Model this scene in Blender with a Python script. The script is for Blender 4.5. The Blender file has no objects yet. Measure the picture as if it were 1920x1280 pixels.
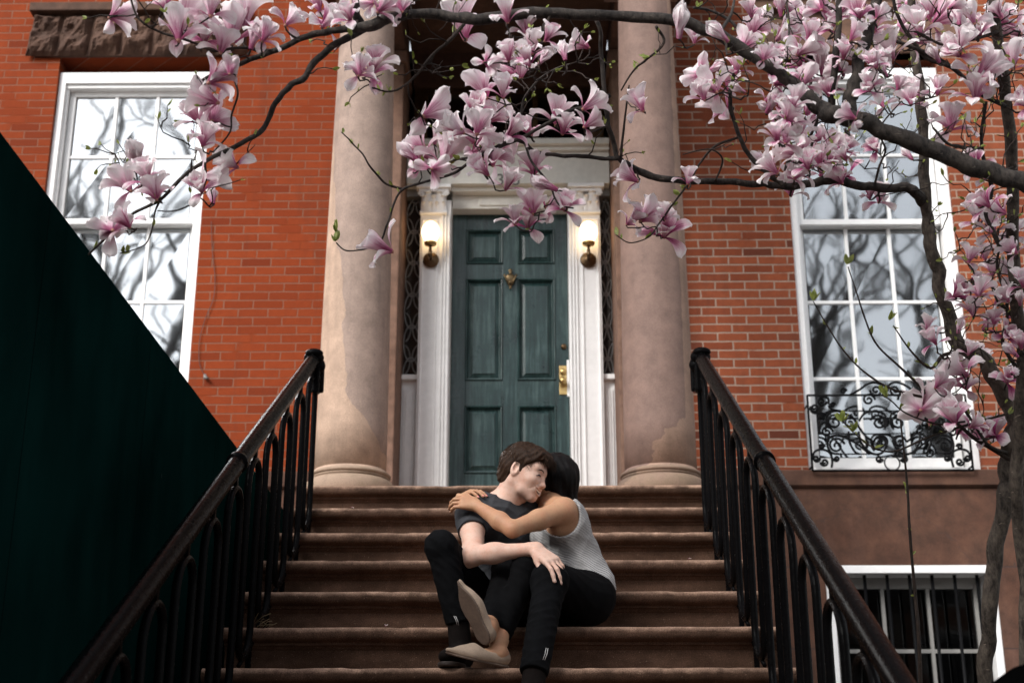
import bpy, bmesh, math, random
import numpy as np
from mathutils import Vector, Matrix, Euler, noise as mnoise
R = math.radians
scn = bpy.context.scene
COL = scn.collection
random.seed(7)

# ------------------------------------------------------------------ camera
CZ = 1.53
FPX = 2650.0
PITCH = R(19.25)
YAW = R(0.612)
cam_d = bpy.data.cameras.new('camera')
cam = bpy.data.objects.new('camera', cam_d)
COL.objects.link(cam)
cam.location = (0, 0, CZ)
cam.rotation_euler = (R(90) + PITCH, 0, YAW)
cam_d.sensor_width = 36
cam_d.lens = 36 * FPX / 1920
cam_d.clip_start = .05
cam_d.clip_end = 500
cam_d.dof.use_dof = True
cam_d.dof.focus_distance = 5.1
cam_d.dof.aperture_fstop = 3.8
scn.camera = cam
CROT = cam.rotation_euler.to_matrix()
CLOC = Vector((0, 0, CZ))


def ray(px, py):
    return (CROT @ Vector(((px - 960) / FPX, -(py - 640) / FPX, -1)))


def at(px, py, D):
    """world point on the plane y = D seen at photo pixel (px, py)"""
    r = ray(px, py)
    return CLOC + r * (D / r.y)


def atz(px, py, Z):
    """world point at camera distance Z"""
    return CLOC + ray(px, py) * Z


def X(px, py, D): return at(px, py, D).x
def Zh(px, py, D): return at(px, py, D).z


# ------------------------------------------------------------------ helpers
def tag(o, label=None, cat=None, group=None, kind=None):
    if label: o['label'] = label
    if cat: o['category'] = cat
    if group: o['group'] = group
    if kind: o['kind'] = kind
    return o


def empty(name, loc=(0, 0, 0), rz=0):
    o = bpy.data.objects.new(name, None)
    COL.objects.link(o)
    o.location = loc
    o.rotation_euler = (0, 0, rz)
    o.empty_display_size = .1
    return o


def link(name, me, mat=None, parent=None, loc=None):
    o = bpy.data.objects.new(name, me)
    COL.objects.link(o)
    if mat is not None and len(me.materials) == 0:
        me.materials.append(mat)
    if parent is not None:
        o.parent = parent
        # meshes are authored in world space: undo the parent's chain
        m = Matrix.Identity(4)
        q = parent
        while q is not None:
            m = q.matrix_basis @ m
            q = q.parent
        o.matrix_basis = m.inverted() @ (Matrix.Translation(loc) if loc is not None else Matrix.Identity(4))
    elif loc is not None:
        o.location = loc
    return o


def recenter(o):
    """move a top level mesh's origin to the base centre of its bounds"""
    me = o.data
    n = len(me.vertices)
    co = np.empty(n * 3, dtype=np.float32)
    me.vertices.foreach_get('co', co)
    co = co.reshape(-1, 3)
    c = (co.min(0) + co.max(0)) / 2
    c[2] = co[:, 2].min()
    co -= c
    me.vertices.foreach_set('co', co.ravel())
    o.location = Vector(o.location) + Vector([float(v) for v in c])
    return o


class MB:
    """collects shapes and links them as one mesh"""

    def __init__(s):
        s.v = []
        s.f = []
        s.sm = []

    def add(s, v, f, smooth=False):
        b = len(s.v)
        s.v += [tuple(p) for p in v]
        s.f += [tuple(i + b for i in q) for q in f]
        s.sm += [smooth] * len(f)
        return s

    def box(s, x0, x1, y0, y1, z0, z1):
        v = [(x0, y0, z0), (x1, y0, z0), (x1, y1, z0), (x0, y1, z0), (x0, y0, z1), (x1, y0, z1), (x1, y1, z1), (x0, y1, z1)]
        return s.add(v, [(0, 3, 2, 1), (4, 5, 6, 7), (0, 1, 5, 4), (1, 2, 6, 5), (2, 3, 7, 6), (3, 0, 4, 7)])

    def bbox(s, x0, x1, y0, y1, z0, z1, b=.004):
        """bevelled box"""
        bm = bmesh.new()
        bmesh.ops.create_cube(bm, size=1)
        for v in bm.verts:
            v.co = Vector(((x0 + x1) / 2 + v.co.x * (x1 - x0), (y0 + y1) / 2 + v.co.y * (y1 - y0), (z0 + z1) / 2 + v.co.z * (z1 - z0)))
        bmesh.ops.bevel(bm, geom=bm.edges[:], offset=b, segments=2, affect='EDGES', profile=.6)
        bm.verts.index_update()
        s.add([v.co[:] for v in bm.verts], [[v.index for v in f.verts] for f in bm.faces])
        bm.free()
        return s

    def tube(s, pts, r, seg=8, smooth=True, caps=True, flat=None):
        """pts list of Vector, r a number or list"""
        pts = [Vector(p) for p in pts]
        n = len(pts)
        rr = r if hasattr(r, '__len__') else [r] * n
        t0 = (pts[1] - pts[0]).normalized()
        up = Vector((0, 0, 1)) if abs(t0.z) < .9 else Vector((1, 0, 0))
        a = t0.cross(up).normalized()
        v = []
        prev = t0
        for i in range(n):
            t = (pts[min(i + 1, n - 1)] - pts[max(i - 1, 0)])
            if t.length < 1e-9: t = prev.copy()
            t.normalize()
            q = prev.rotation_difference(t)
            a = (q @ a)
            a = (a - t * a.dot(t)).normalized()
            b = t.cross(a)
            prev = t
            for k in range(seg):
                an = 2 * math.pi * k / seg
                v.append(pts[i] + (a * math.cos(an) + b * math.sin(an) * (flat or 1)) * rr[i])
        f = []
        for i in range(n - 1):
            for k in range(seg):
                k2 = (k + 1) % seg
                f.append((i * seg + k, i * seg + k2, (i + 1) * seg + k2, (i + 1) * seg + k))
        if caps:
            f.append(tuple(range(seg - 1, -1, -1)))
            f.append(tuple((n - 1) * seg + k for k in range(seg)))
        return s.add(v, f, smooth)

    def lathe(s, prof, c=(0, 0, 0), seg=32, M=None, smooth=True):
        """prof: list of (r, z)"""
        v = []
        f = []
        for (r, z) in prof:
            for k in range(seg):
                a = 2 * math.pi * k / seg
                v.append(Vector((r * math.cos(a), r * math.sin(a), z)))
        n = len(prof)
        for i in range(n - 1):
            for k in range(seg):
                k2 = (k + 1) % seg
                f.append((i * seg + k, i * seg + k2, (i + 1) * seg + k2, (i + 1) * seg + k))
        f.append(tuple(range(seg - 1, -1, -1)))
        f.append(tuple((n - 1) * seg + k for k in range(seg)))
        c = Vector(c)
        v = [((M @ p) if M else p) + c for p in v]
        return s.add(v, f, smooth)

    def prismx(s, prof, x0, x1, smooth=False):
        """extrude a closed (y, z) profile along x"""
        n = len(prof)
        v = [(x0, y, z) for y, z in prof] + [(x1, y, z) for y, z in prof]
        f = [(i, i + n, (i + 1) % n + n, (i + 1) % n) for i in range(n)]
        s.add(v, f, smooth)
        return s.add(v, [tuple(range(n)), tuple(range(2 * n - 1, n - 1, -1))])

    def ball(s, c, r, sc=(1, 1, 1), seg=16, rings=10, M=None):
        v = []
        f = []
        for i in range(rings + 1):
            th = math.pi * i / rings
            for k in range(seg):
                a = 2 * math.pi * k / seg
                p = Vector((r * sc[0] * math.sin(th) * math.cos(a), r * sc[1] * math.sin(th) * math.sin(a), r * sc[2] * math.cos(th)))
                v.append(((M @ p) if M else p) + Vector(c))
        for i in range(rings):
            for k in range(seg):
                k2 = (k + 1) % seg
                f.append((i * seg + k, (i + 1) * seg + k, (i + 1) * seg + k2, i * seg + k2))
        return s.add(v, f, True)

    def build(s, name, mat, parent=None, bevel=0, loc=None):
        me = bpy.data.meshes.new(name)
        me.from_pydata([tuple(p) for p in s.v], [], s.f)
        me.polygons.foreach_set('use_smooth', s.sm)
        me.update()
        bm = bmesh.new()
        bm.from_mesh(me)
        bmesh.ops.remove_doubles(bm, verts=bm.verts[:], dist=1e-6)
        bmesh.ops.recalc_face_normals(bm, faces=bm.faces[:])
        bm.to_mesh(me)
        bm.free()
        o = link(name, me, mat, parent, loc)
        if bevel:
            m = o.modifiers.new('bevel', 'BEVEL')
            m.width = bevel
            m.segments = 2
            m.limit_method = 'ANGLE'
        return o


# ------------------------------------------------------------------ materials
class NT:
    def __init__(s, name):
        s.m = bpy.data.materials.new(name)
        s.m.use_nodes = True
        s.t = s.m.node_tree
        s.b = s.t.nodes['Principled BSDF']
        s.out = s.t.nodes['Material Output']

    def n(s, typ, ins=None, **kw):
        nd = s.t.nodes.new(typ)
        for k, v in kw.items():
            setattr(nd, k, v)
        for k, v in (ins or {}).items():
            s.set(nd.inputs[k], v)
        return nd

    def set(s, inp, v):
        if isinstance(v, bpy.types.NodeSocket):
            s.t.links.new(v, inp)
        elif isinstance(v, bpy.types.Node):
            s.t.links.new(v.outputs[0], inp)
        else:
            inp.default_value = v

    def math(s, op, a, b=0.0, c=None, clamp=False):
        nd = s.t.nodes.new('ShaderNodeMath')
        nd.operation = op
        nd.use_clamp = clamp
        s.set(nd.inputs[0], a)
        s.set(nd.inputs[1], b)
        if c is not None: s.set(nd.inputs[2], c)
        return nd.outputs[0]

    def noise(s, vec, scale, detail=4, rough=.55, dist=0.0):
        nd = s.t.nodes.new('ShaderNodeTexNoise')
        s.set(nd.inputs['Vector'], vec)
        nd.inputs['Scale'].default_value = scale
        nd.inputs['Detail'].default_value = detail
        nd.inputs['Roughness'].default_value = rough
        nd.inputs['Distortion'].default_value = dist
        return nd.outputs['Fac']

    def ramp(s, fac, stops):
        nd = s.t.nodes.new('ShaderNodeValToRGB')
        e = nd.color_ramp.elements
        while len(e) < len(stops): e.new(.5)
        for i, (p, c) in enumerate(stops):
            e[i].position = p
            e[i].color = tuple(c) + (1,) if len(c) == 3 else c
        s.set(nd.inputs[0], fac)
        return nd.outputs[0]

    def mix(s, fac, a, b, mode='MIX'):
        nd = s.t.nodes.new('ShaderNodeMix')
        nd.data_type = 'RGBA'
        nd.blend_type = mode
        s.set(nd.inputs[0], fac)
        for i, v in ((6, a), (7, b)):
            if isinstance(v, (tuple, list)) and len(v) == 3: v = tuple(v) + (1,)
            s.set(nd.inputs[i], v)
        return nd.outputs[2]

    def bump(s, h, strength=.3, dist=.01, normal=None):
        nd = s.t.nodes.new('ShaderNodeBump')
        nd.inputs['Strength'].default_value = strength
        nd.inputs['Distance'].default_value = dist
        s.set(nd.inputs['Height'], h)
        if normal is not None: s.set(nd.inputs['Normal'], normal)
        return nd.outputs[0]

    def pos(s):
        return s.t.nodes.new('ShaderNodeNewGeometry').outputs['Position']

    def obj(s):
        return s.t.nodes.new('ShaderNodeTexCoord').outputs['Object']

    def fin(s, col=None, rough=None, normal=None, **kw):
        if col is not None:
            if isinstance(col, (tuple, list)) and len(col) == 3: col = tuple(col) + (1,)
            s.set(s.b.inputs['Base Color'], col)
        if rough is not None: s.set(s.b.inputs['Roughness'], rough)
        if normal is not None: s.set(s.b.inputs['Normal'], normal)
        for k, v in kw.items():
            s.set(s.b.inputs[k.replace('_', ' ')], v)
        return s.m


def m_plain(name, col, rough=.5, var=.25, sc=30, bump=.1, bd=.004, **kw):
    n = NT(name)
    p = n.pos()
    a = n.noise(p, sc, 5)
    b = n.noise(p, sc * .12, 3)
    f = n.math('ADD', n.math('MULTIPLY', a, .5), n.math('MULTIPLY', b, .5))
    c0 = tuple(x * (1 - var) for x in col)
    c1 = tuple(min(1, x * (1 + var)) for x in col)
    c = n.ramp(f, [(.35, c0), (.65, c1)])
    return n.fin(c, rough, n.bump(a, bump, bd), **kw)


def m_brick(name, c_lo, c_hi, c_dark, mortar, mort_size, seedoff, smooth=.3):
    n = NT(name)
    p = n.pos()
    sx = n.n('ShaderNodeSeparateXYZ', {0: p})
    wob = n.noise(p, 9, 2)
    zz = n.math('ADD', sx.outputs[2], n.math('MULTIPLY', n.math('SUBTRACT', wob, .5), .006))
    # returns (faces along y) use y as the running coordinate
    xx = n.math('ADD', sx.outputs[0], n.math('ADD', sx.outputs[1], seedoff))
    wx = n.noise(p, 13, 2)
    xx = n.math('ADD', xx, n.math('MULTIPLY', n.math('SUBTRACT', wx, .5), .012))
    v = n.n('ShaderNodeCombineXYZ', {0: xx, 1: zz, 2: 0.0})

    def br(c1, c2, mo):
        return n.n('ShaderNodeTexBrick', {'Vector': v, 'Color1': c1, 'Color2': c2, 'Mortar': mo, 'Scale': 1.0, 'Mortar Size': mort_size,
                                          'Mortar Smooth': smooth, 'Bias': 0.0, 'Brick Width': .1975, 'Row Height': .0605}, offset=.5, squash=1.0)
    idb = br((0, 0, 0, 1), (1, 1, 1, 1), (.5, .5, .5, 1))
    grain = n.noise(p, 160, 4, .7)
    blot = n.noise(p, 22, 4, .6)
    big = n.noise(p, 1.1, 3)
    c = n.ramp(idb.outputs[0], [(0.0, c_lo), (.55, c_hi), (.82, c_hi), (1.0, c_dark)])
    c = n.mix(n.math('MULTIPLY', n.math('SUBTRACT', blot, .35), .9, clamp=True), c, c_dark)
    c = n.mix(.28, c, n.ramp(grain, [(.3, (.1, .03, .02)), (.7, (.75, .35, .24))]), 'OVERLAY')
    mo = n.mix(n.noise(p, 30, 4), mortar, tuple(x * .62 for x in mortar))
    miss = n.ramp(n.noise(p, 3.5, 4), [(.32, (0, 0, 0)), (.42, (1, 1, 1))])
    mo = n.mix(miss, c_lo, mo)
    c = n.mix(idb.outputs[1], c, mo)
    c = n.mix(n.math('MULTIPLY', n.math('SUBTRACT', big, .42, clamp=True), 2.2, clamp=True), c, n.mix(.6, c, c_dark))
    soot = n.noise(n.n('ShaderNodeMapping', {0: p, 3: (3, 3, .5)}), 1.6, 5, .65)
    c = n.mix(n.math('MULTIPLY', n.math('SUBTRACT', soot, .52, clamp=True), 3.0, clamp=True), c, n.mix(.55, c, (.05, .028, .02)))
    h = n.math('ADD', n.math('MULTIPLY', idb.outputs[1], -1.0), n.math('ADD', n.math('MULTIPLY', grain, .28), n.math('MULTIPLY', blot, .35)))
    return n.fin(c, .86, n.bump(h, .7, .006), Specular_IOR_Level=.1)


def m_stone(name, ca, cb, speck=.5, sc=1.0, rough=.85, streak=.25):
    """brownstone: fine grained with sparkle specks, patches and stains"""
    n = NT(name)
    p = n.pos()
    fine = n.noise(p, 260 * sc, 3, .7)
    mid = n.noise(p, 14 * sc, 5, .6)
    big = n.noise(p, 1.6 * sc, 4, .6)
    mp = n.n('ShaderNodeMapping', {0: p, 3: (2.2, 2.2, .35)})
    st = n.noise(mp, 3.0, 5, .6)
    c = n.mix(n.ramp(big, [(.38, (0, 0, 0)), (.62, (1, 1, 1))]), ca, cb)
    c = n.mix(n.math('MULTIPLY', n.math('SUBTRACT', st, .48, clamp=True), streak * 8, clamp=True), c, tuple(x * .5 for x in ca))
    c = n.mix(.55, c, n.ramp(mid, [(.3, (.25, .25, .25)), (.7, (.75, .75, .75))]), 'OVERLAY')
    c = n.mix(speck, c, n.ramp(fine, [(.3, (.12, .12, .12)), (.52, (.5, .5, .5)), (.75, (.95, .95, .95))]), 'OVERLAY')
    h = n.math('ADD', n.math('MULTIPLY', fine, .35), mid)
    return n.fin(c, rough, n.bump(h, .35, .006), Specular_IOR_Level=.3)


M = {}
M['brickL'] = m_brick('orange_brick', (.205, .041, .0125), (.255, .054, .016), (.165, .033, .012), (.27, .125, .080), .0046, .03)
M['brickR'] = m_brick('red_brick', (.215, .064, .031), (.295, .092, .043), (.120, .042, .027), (.43, .30, .23), .0060, .11)
M['brown'] = m_stone('brownstone', (.105, .055, .036), (.075, .040, .028))
M['brownwall'] = m_stone('brownstone_wall', (.16, .088, .060), (.19, .11, .078), speck=.3, streak=.2)
def m_step():
    n = NT('step_stone')
    p = n.pos()
    sx = n.n('ShaderNodeSeparateXYZ', {0: p})
    fine = n.noise(p, 300, 3, .7); mid = n.noise(p, 16, 5, .6); big = n.noise(n.n('ShaderNodeMapping', {0: p, 3: (1, 2, 3)}), 1.8, 5, .65)
    c = n.mix(n.ramp(big, [(.38, (0, 0, 0)), (.62, (1, 1, 1))]), (.044, .024, .015), (.088, .050, .034))
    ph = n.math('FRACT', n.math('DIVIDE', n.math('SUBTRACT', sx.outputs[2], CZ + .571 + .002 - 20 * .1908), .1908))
    wear_skylight = n.math('MULTIPLY', n.math('SUBTRACT', n.math('ADD', ph, n.math('MULTIPLY', mid, .14)), .94, clamp=True), 7.0, clamp=True)  # pale nosing tops: worn edge plus light from above painted into the colour
    wear_skylight = n.math('MULTIPLY', wear_skylight, n.ramp(n.noise(p, 3.2, 6, .7), [(.3, (.35, .35, .35)), (.62, (1, 1, 1))]))
    c = n.mix(wear_skylight, c, (.42, .27, .195))
    c = n.mix(.6, c, n.ramp(mid, [(.3, (.28, .28, .28)), (.7, (.72, .72, .72))]), 'OVERLAY')
    c = n.mix(.9, c, n.ramp(fine, [(.28, (.1, .1, .1)), (.5, (.48, .48, .48)), (.75, (1, 1, 1))]), 'OVERLAY')
    spk = n.ramp(n.noise(p, 190, 2, .5), [(.70, (0, 0, 0)), (.73, (1, 1, 1))])
    c = n.mix(n.math('MULTIPLY', spk, .5), c, (.34, .25, .19))
    return n.fin(c, .88, n.bump(n.math('ADD', n.math('MULTIPLY', fine, .4), mid), .4, .006), Specular_IOR_Level=.12)
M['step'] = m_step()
M['white'] = m_plain('white_paint', (.86, .85, .84), .5, .06, 25, .12)
M['offwhite'] = m_plain('cream_paint', (.76, .74, .68), .5, .08, 25, .12)
M['shadewhite'] = m_plain('shaded_white_paint', (.26, .25, .235), .6, .08, 25, .12)  # white paint with its shade mixed into the colour
M['brass'] = m_plain('brass', (.55, .38, .16), .35, .25, 60, .1, Metallic=1.0)
M['bronze'] = m_plain('dark_bronze', (.12, .075, .04), .4, .4, 60, .15, Metallic=.9)
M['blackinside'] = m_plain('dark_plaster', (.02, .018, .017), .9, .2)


def m_iron():
    n = NT('black_gloss_paint')
    p = n.pos()
    mp = n.n('ShaderNodeMapping', {0: p, 3: (1, .6, .25)})
    a = n.noise(p, 45, 5, .65)
    b = n.noise(mp, 120, 4, .7)
    chip = n.ramp(n.noise(p, 17, 6, .65), [(.73, (0, 0, 0)), (.745, (1, 1, 1))])
    sc = n.ramp(b, [(.70, (0, 0, 0)), (.76, (1, 1, 1))])
    c = n.mix(chip, (.0028, .0026, .0028), (.16, .06, .04))
    c = n.mix(n.math('MULTIPLY', sc, .04), c, (.13, .13, .14))
    r = n.ramp(a, [(.3, (.16, .16, .16)), (.7, (.32, .32, .32))])
    return n.fin(c, r, n.bump(n.math('ADD', a, n.math('MULTIPLY', b, .4)), .45, .004), Specular_IOR_Level=.025)


M['oldbrass'] = m_plain('old_brass', (.20, .14, .075), .42, .4, 60, .15, Metallic=.9)
M['iron'] = m_iron()
M['ironflat'] = m_plain('black_iron', (.003, .003, .0035), .5, .3, 60, .2, Specular_IOR_Level=.1)


def m_teal():
    n = NT('teal_door_paint')
    p = n.pos()
    mp = n.n('ShaderNodeMapping', {0: p, 3: (26, 26, 1.8)})
    mp2 = n.n('ShaderNodeMapping', {0: p, 3: (2.5, 9, 30)})
    a = n.noise(mp, 2.2, 6, .65)
    a2 = n.noise(mp2, 2.2, 5, .65)
    b = n.noise(p, 5, 5, .6)
    c = n.ramp(n.math('ADD', n.math('MULTIPLY', a, .6), n.math('MULTIPLY', b, .4)), [(.36, (.005, .018, .0175)), (.5, (.014, .040, .039)), (.66, (.062, .108, .104))])
    r = n.ramp(b, [(.3, (.24, .24, .24)), (.7, (.42, .42, .42))])
    return n.fin(c, r, n.bump(n.math('ADD', a, n.math('MULTIPLY', a2, .7)), .35, .004), Specular_IOR_Level=.45)


M['teal'] = m_teal()


def m_glass(name, dark=(.012, .014, .015), coat=.34):
    """old window glass: faint waviness, dark room behind, strong mirror of the sky"""
    n = NT(name)
    p = n.pos()
    w = n.noise(p, 2.2, 1, .3)
    w2 = n.noise(p, 6, 1, .3)
    bp = n.bump(n.math('ADD', w, n.math('MULTIPLY', w2, .12)), .06, .05)
    g = n.n('ShaderNodeBsdfGlossy', {'Color': (.95, .98, 1, 1), 'Roughness': .032, 'Normal': bp})
    t = n.n('ShaderNodeBsdfTransparent', {'Color': (.62, .66, .66, 1)})
    lw = n.n('ShaderNodeFresnel', {'IOR': 1.5, 'Normal': bp})
    f = n.math('ADD', lw.outputs[0], coat, clamp=True)
    mx = n.n('ShaderNodeMixShader', {0: f, 1: t, 2: g})
    n.t.links.new(mx.outputs[0], n.out.inputs[0])
    return n.m


M['glass'] = m_glass('window_glass')
M['glass2'] = m_glass('bright_window_glass', coat=.50)
M['glassdark'] = m_glass('dim_glass', coat=.03)
# ------------------------------------------------------------------ setting sizes
FD = 8.80                       # brick facade plane
T, RI = .33, .1908              # tread and riser
NOS0, H0 = 5.18, CZ + .571      # nosing of the lowest step in view: depth, height
SL, SR = -1.175, .975           # ends of the steps
def nos(k): return NOS0 + k * T
def top(k): return H0 + k * RI
ZL = top(6)                     # landing

house = empty('townhouse', (-.12, FD, 0))
tag(house, 'red brick townhouse with brownstone portico, tall white sash windows and green door', 'house')

# ---- ground
g = MB().box(-60, 60, -60, 30, -.3, -.012).build('ground', m_plain('earth', (.05, .045, .04), .95, .3, 4))
recenter(g); tag(g, 'ground under the street and the front yards', 'ground', kind='structure')
g = MB().box(-60, 60, -3.2, 3.6, -.2, 0).build('pavement', m_plain('paving', (.16, .155, .15), .9, .2, 6))
recenter(g); tag(g, 'pale concrete pavement in front of the stoop', 'pavement', kind='structure')
g = MB().box(-60, 60, -12, -3.25, -.2, -.008).build('road', m_plain('asphalt', (.05, .05, .052), .9, .2, 20))
recenter(g); tag(g, 'asphalt road behind the camera', 'road', kind='structure')

# ---- windows openings
WZ0, WZ1 = CZ + 2.19, CZ + 5.12
WR = (1.80, 2.905)
WL = (-3.31, -2.215)
BW = (1.85, 2.905, .55, CZ + 1.585)     # basement window
XW0, XW1, ZW1 = -7.0, 6.5, 11.0
PX0, PX1 = -1.15, .91            # entrance bay behind the columns
MIDZ = CZ + 2.19
# brick walls, left and right of the entrance, one block each
def wall(name, mat, x0, x1, hole, parent):
    b = MB()
    hx0, hx1, hz0, hz1 = hole
    y0, y1 = FD, FD + .35
    b.box(x0, hx0, y0, y1, MIDZ, ZW1)
    b.box(hx1, x1, y0, y1, MIDZ, ZW1)
    b.box(hx0, hx1, y0, y1, hz1, ZW1)
    if hz0 > MIDZ + .001: b.box(hx0, hx1, y0, y1, MIDZ, hz0)
    return b.build(name, mat, parent)
w = wall('brick_wall', M['brickL'], XW0, PX0, (WL[0], WL[1], WZ0, WZ1 + .1), house)
w['label'] = 'orange brick wall left of the entrance'
w = wall('brick_wall', M['brickR'], PX1, XW1, (WR[0], WR[1], WZ0, WZ1 + .1), house)
w['label'] = 'red brick wall with pale mortar right of the entrance'
# brownstone basement wall with a projecting water table
b = MB()
for x0, x1, h in ((XW0, PX0, None), (PX1, XW1, BW)):
    yb, ye = FD - .02, FD + .33
    zt = MIDZ - .115
    if h is None:
        b.box(x0, x1, yb, ye, -.1, zt)
    else:
        b.box(x0, h[0], yb, ye, -.1, zt); b.box(h[1], x1, yb, ye, -.1, zt)
        b.box(h[0], h[1], yb, ye, h[3], zt); b.box(h[0], h[1], yb, ye, -.1, h[2])
n = NT('basement_brownstone')
p = n.pos()
fine = n.noise(p, 240, 3, .7); mid = n.noise(p, 9, 5, .6); big = n.noise(p, 1.3, 4, .6)
mp = n.n('ShaderNodeMapping', {0: p, 3: (3, 3, .4)})
st = n.noise(mp, 2.4, 5, .6)
c = n.mix(n.ramp(big, [(.38, (0, 0, 0)), (.62, (1, 1, 1))]), (.072, .028, .015), (.092, .042, .025))
c = n.mix(n.math('MULTIPLY', n.math('SUBTRACT', st, .5, clamp=True), 3, clamp=True), c, (.11, .055, .04))
c = n.mix(.8, c, n.ramp(mid, [(.3, (.28, .28, .28)), (.7, (.72, .72, .72))]), 'OVERLAY')
c = n.mix(.5, c, n.ramp(fine, [(.3, (.2, .2, .2)), (.7, (.8, .8, .8))]), 'OVERLAY')
sx = n.n('ShaderNodeSeparateXYZ', {0: p})
v = n.n('ShaderNodeCombineXYZ', {0: n.math('ADD', sx.outputs[0], .22), 1: n.math('SUBTRACT', sx.outputs[2], .105), 2: 0.0})
bk = n.n('ShaderNodeTexBrick', {'Vector': v, 'Scale': 1.0, 'Mortar Size': .006, 'Mortar Smooth': .2, 'Brick Width': 1.3, 'Row Height': .5}, offset=.5)
joint = n.math('MULTIPLY', bk.outputs[1], n.math('LESS_THAN', sx.outputs[2], CZ + 1.60))
c = n.mix(n.math('MULTIPLY', joint, .75), c, (.05, .03, .025))
crack = n.n('ShaderNodeTexVoronoi', {'Vector': n.n('ShaderNodeVectorMath', {0: p, 1: n.n('ShaderNodeVectorMath', {0: n.n('ShaderNodeTexNoise', {'Vector': p, 'Scale': 4.0, 'Detail': 5.0}).outputs[1], 1: (.3, .3, .3)}, operation='MULTIPLY').outputs[0]}, operation='ADD'), 'Scale': .8}, feature='DISTANCE_TO_EDGE')
ck = n.math('LESS_THAN', crack.outputs[0], .0018)
c = n.mix(n.math('MULTIPLY', ck, .4), c, (.05, .03, .025))
M['basestone'] = n.fin(c, .9, n.bump(n.math('SUBTRACT', n.math('ADD', mid, n.math('MULTIPLY', fine, .4)), n.math('MULTIPLY', joint, 2)), .3, .006))
b.build('basement_wall', M['basestone'], house)
b = MB()
for x0, x1 in ((XW0, PX0), (PX1, XW1)):
    b.prismx([(FD + .05, MIDZ), (FD - .045, MIDZ), (FD - .05, MIDZ - .006), (FD - .05, MIDZ - .1), (FD - .03, MIDZ - .115), (FD + .05, MIDZ - .115)][::-1], x0, x1)
b.build('water_table', M['basestone'], house, .003)

# ---- sash windows
def sash_window(x0, x1, z0, z1, mid, rows_up, rows_lo, glass, lab):
    """moulded box frame, an upper and a lower sash three panes wide"""
    y = FD + .03
    f = MB()
    f.bbox(x0 + .002, x0 + .05, y, y + .30, z0, z1, .004)
    f.bbox(x1 - .05, x1 - .002, y, y + .30, z0, z1, .004)
    f.bbox(x0 + .05, x1 - .05, y, y + .30, z1 - .085, z1, .004)
    f.bbox(x0 + .05, x1 - .05, y + .02, y + .30, z1 - .115, z1 - .085, .004)
    f.bbox(x0 + .05, x1 - .05, y - .02, y + .29, z0 - .002, z0 + .03, .004)
    # inner stops
    for s, xx in ((1, x0 + .05), (-1, x1 - .05)):
        a, bb = sorted((xx, xx + s * .018))
        f.bbox(a, bb, y + .03, y + .06, z0 + .03, z1 - .115, .003)
        a, bb = sorted((xx, xx + s * .012))
        f.bbox(a, bb, y + .20, y + .225, z0 + .03, z1 - .115, .003)
    fr = f.build('window', M['white'], house)
    fr['label'] = lab
    xi0, xi1 = x0 + .066, x1 - .066
    for nm, za, zb, yy, rows, lowrail in (('upper_sash', mid - .02, z1 - .115, y + .075, rows_up, .04), ('lower_sash', z0 + .031, mid + .02, y + .14, rows_lo, .10)):
        s = MB()
        st = .042
        s.bbox(xi0, xi0 + st, yy, yy + .04, za, zb, .003)
        s.bbox(xi1 - st, xi1, yy, yy + .04, za, zb, .003)
        s.bbox(xi0 + st, xi1 - st, yy, yy + .04, za, za + lowrail, .003)
        s.bbox(xi0 + st, xi1 - st, yy, yy + .04, zb - .038, zb, .003)
        gx0, gx1, gz0, gz1 = xi0 + st, xi1 - st, za + lowrail, zb - .038
        for i in (1, 2):
            xx = gx0 + (gx1 - gx0) * i / 3
            s.bbox(xx - .011, xx + .011, yy + .004, yy + .036, gz0, gz1, .003)
        for i in range(1, rows):
            zz = gz0 + (gz1 - gz0) * i / rows
            s.bbox(gx0, gx1, yy + .006, yy + .034, zz - .011, zz + .011, .003)
        s.build(nm, M['white'], fr)
        for i in range(3):
            for j in range(rows):
                q = MB()
                rnd = random.Random(i * 31 + j * 7 + int(x0 * 100))
                xa = gx0 + (gx1 - gx0) * i / 3 + .009; xb = gx0 + (gx1 - gx0) * (i + 1) / 3 - .009
                z_a = gz0 + (gz1 - gz0) * j / rows + .009; z_b = gz0 + (gz1 - gz0) * (j + 1) / rows - .009
                t1 = rnd.uniform(-.0012, .0012); t2 = rnd.uniform(-.0012, .0012)
                q.add([(xa, yy + .02 + t1, z_a), (xb, yy + .02 - t1, z_a), (xb, yy + .02 - t2, z_b), (xa, yy + .02 + t2, z_b)], [(0, 1, 2, 3)])
                q.build('pane', glass, fr)
    return fr

sash_window(WL[0], WL[1], WZ0, WZ1, CZ + 4.00, 2, 3, M['glass2'], 'white sash window with pale sky reflections')
sash_window(WR[0], WR[1], WZ0, WZ1, CZ + 3.97, 2, 3, M['glass'], 'white sash window behind an ironwork guard')
# dark rooms behind the windows, each a shallow box with a pale curtain and floor
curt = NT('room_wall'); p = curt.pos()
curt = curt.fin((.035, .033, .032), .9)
def room(x0, x1, z0, z1):
    b = MB()
    y0, y1 = FD + .36, FD + 3.0
    b.box(x0 - .6, x1 + .6, y1, y1 + .1, z0 - .3, z1 + .3)
    b.box(x0 - .7, x0 - .6, y0, y1, z0 - .3, z1 + .3)
    b.box(x1 + .6, x1 + .7, y0, y1, z0 - .3, z1 + .3)
    b.box(x0 - .7, x1 + .7, y0, y1 + .1, z1 + .3, z1 + .4)
    b.box(x0 - .7, x1 + .7, y0, y1 + .1, z0 - .4, z0 - .3)
    return b
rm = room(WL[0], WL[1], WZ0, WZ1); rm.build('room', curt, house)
rm = room(WR[0], WR[1], WZ0, WZ1); rm.build('room', curt, house)

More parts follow.
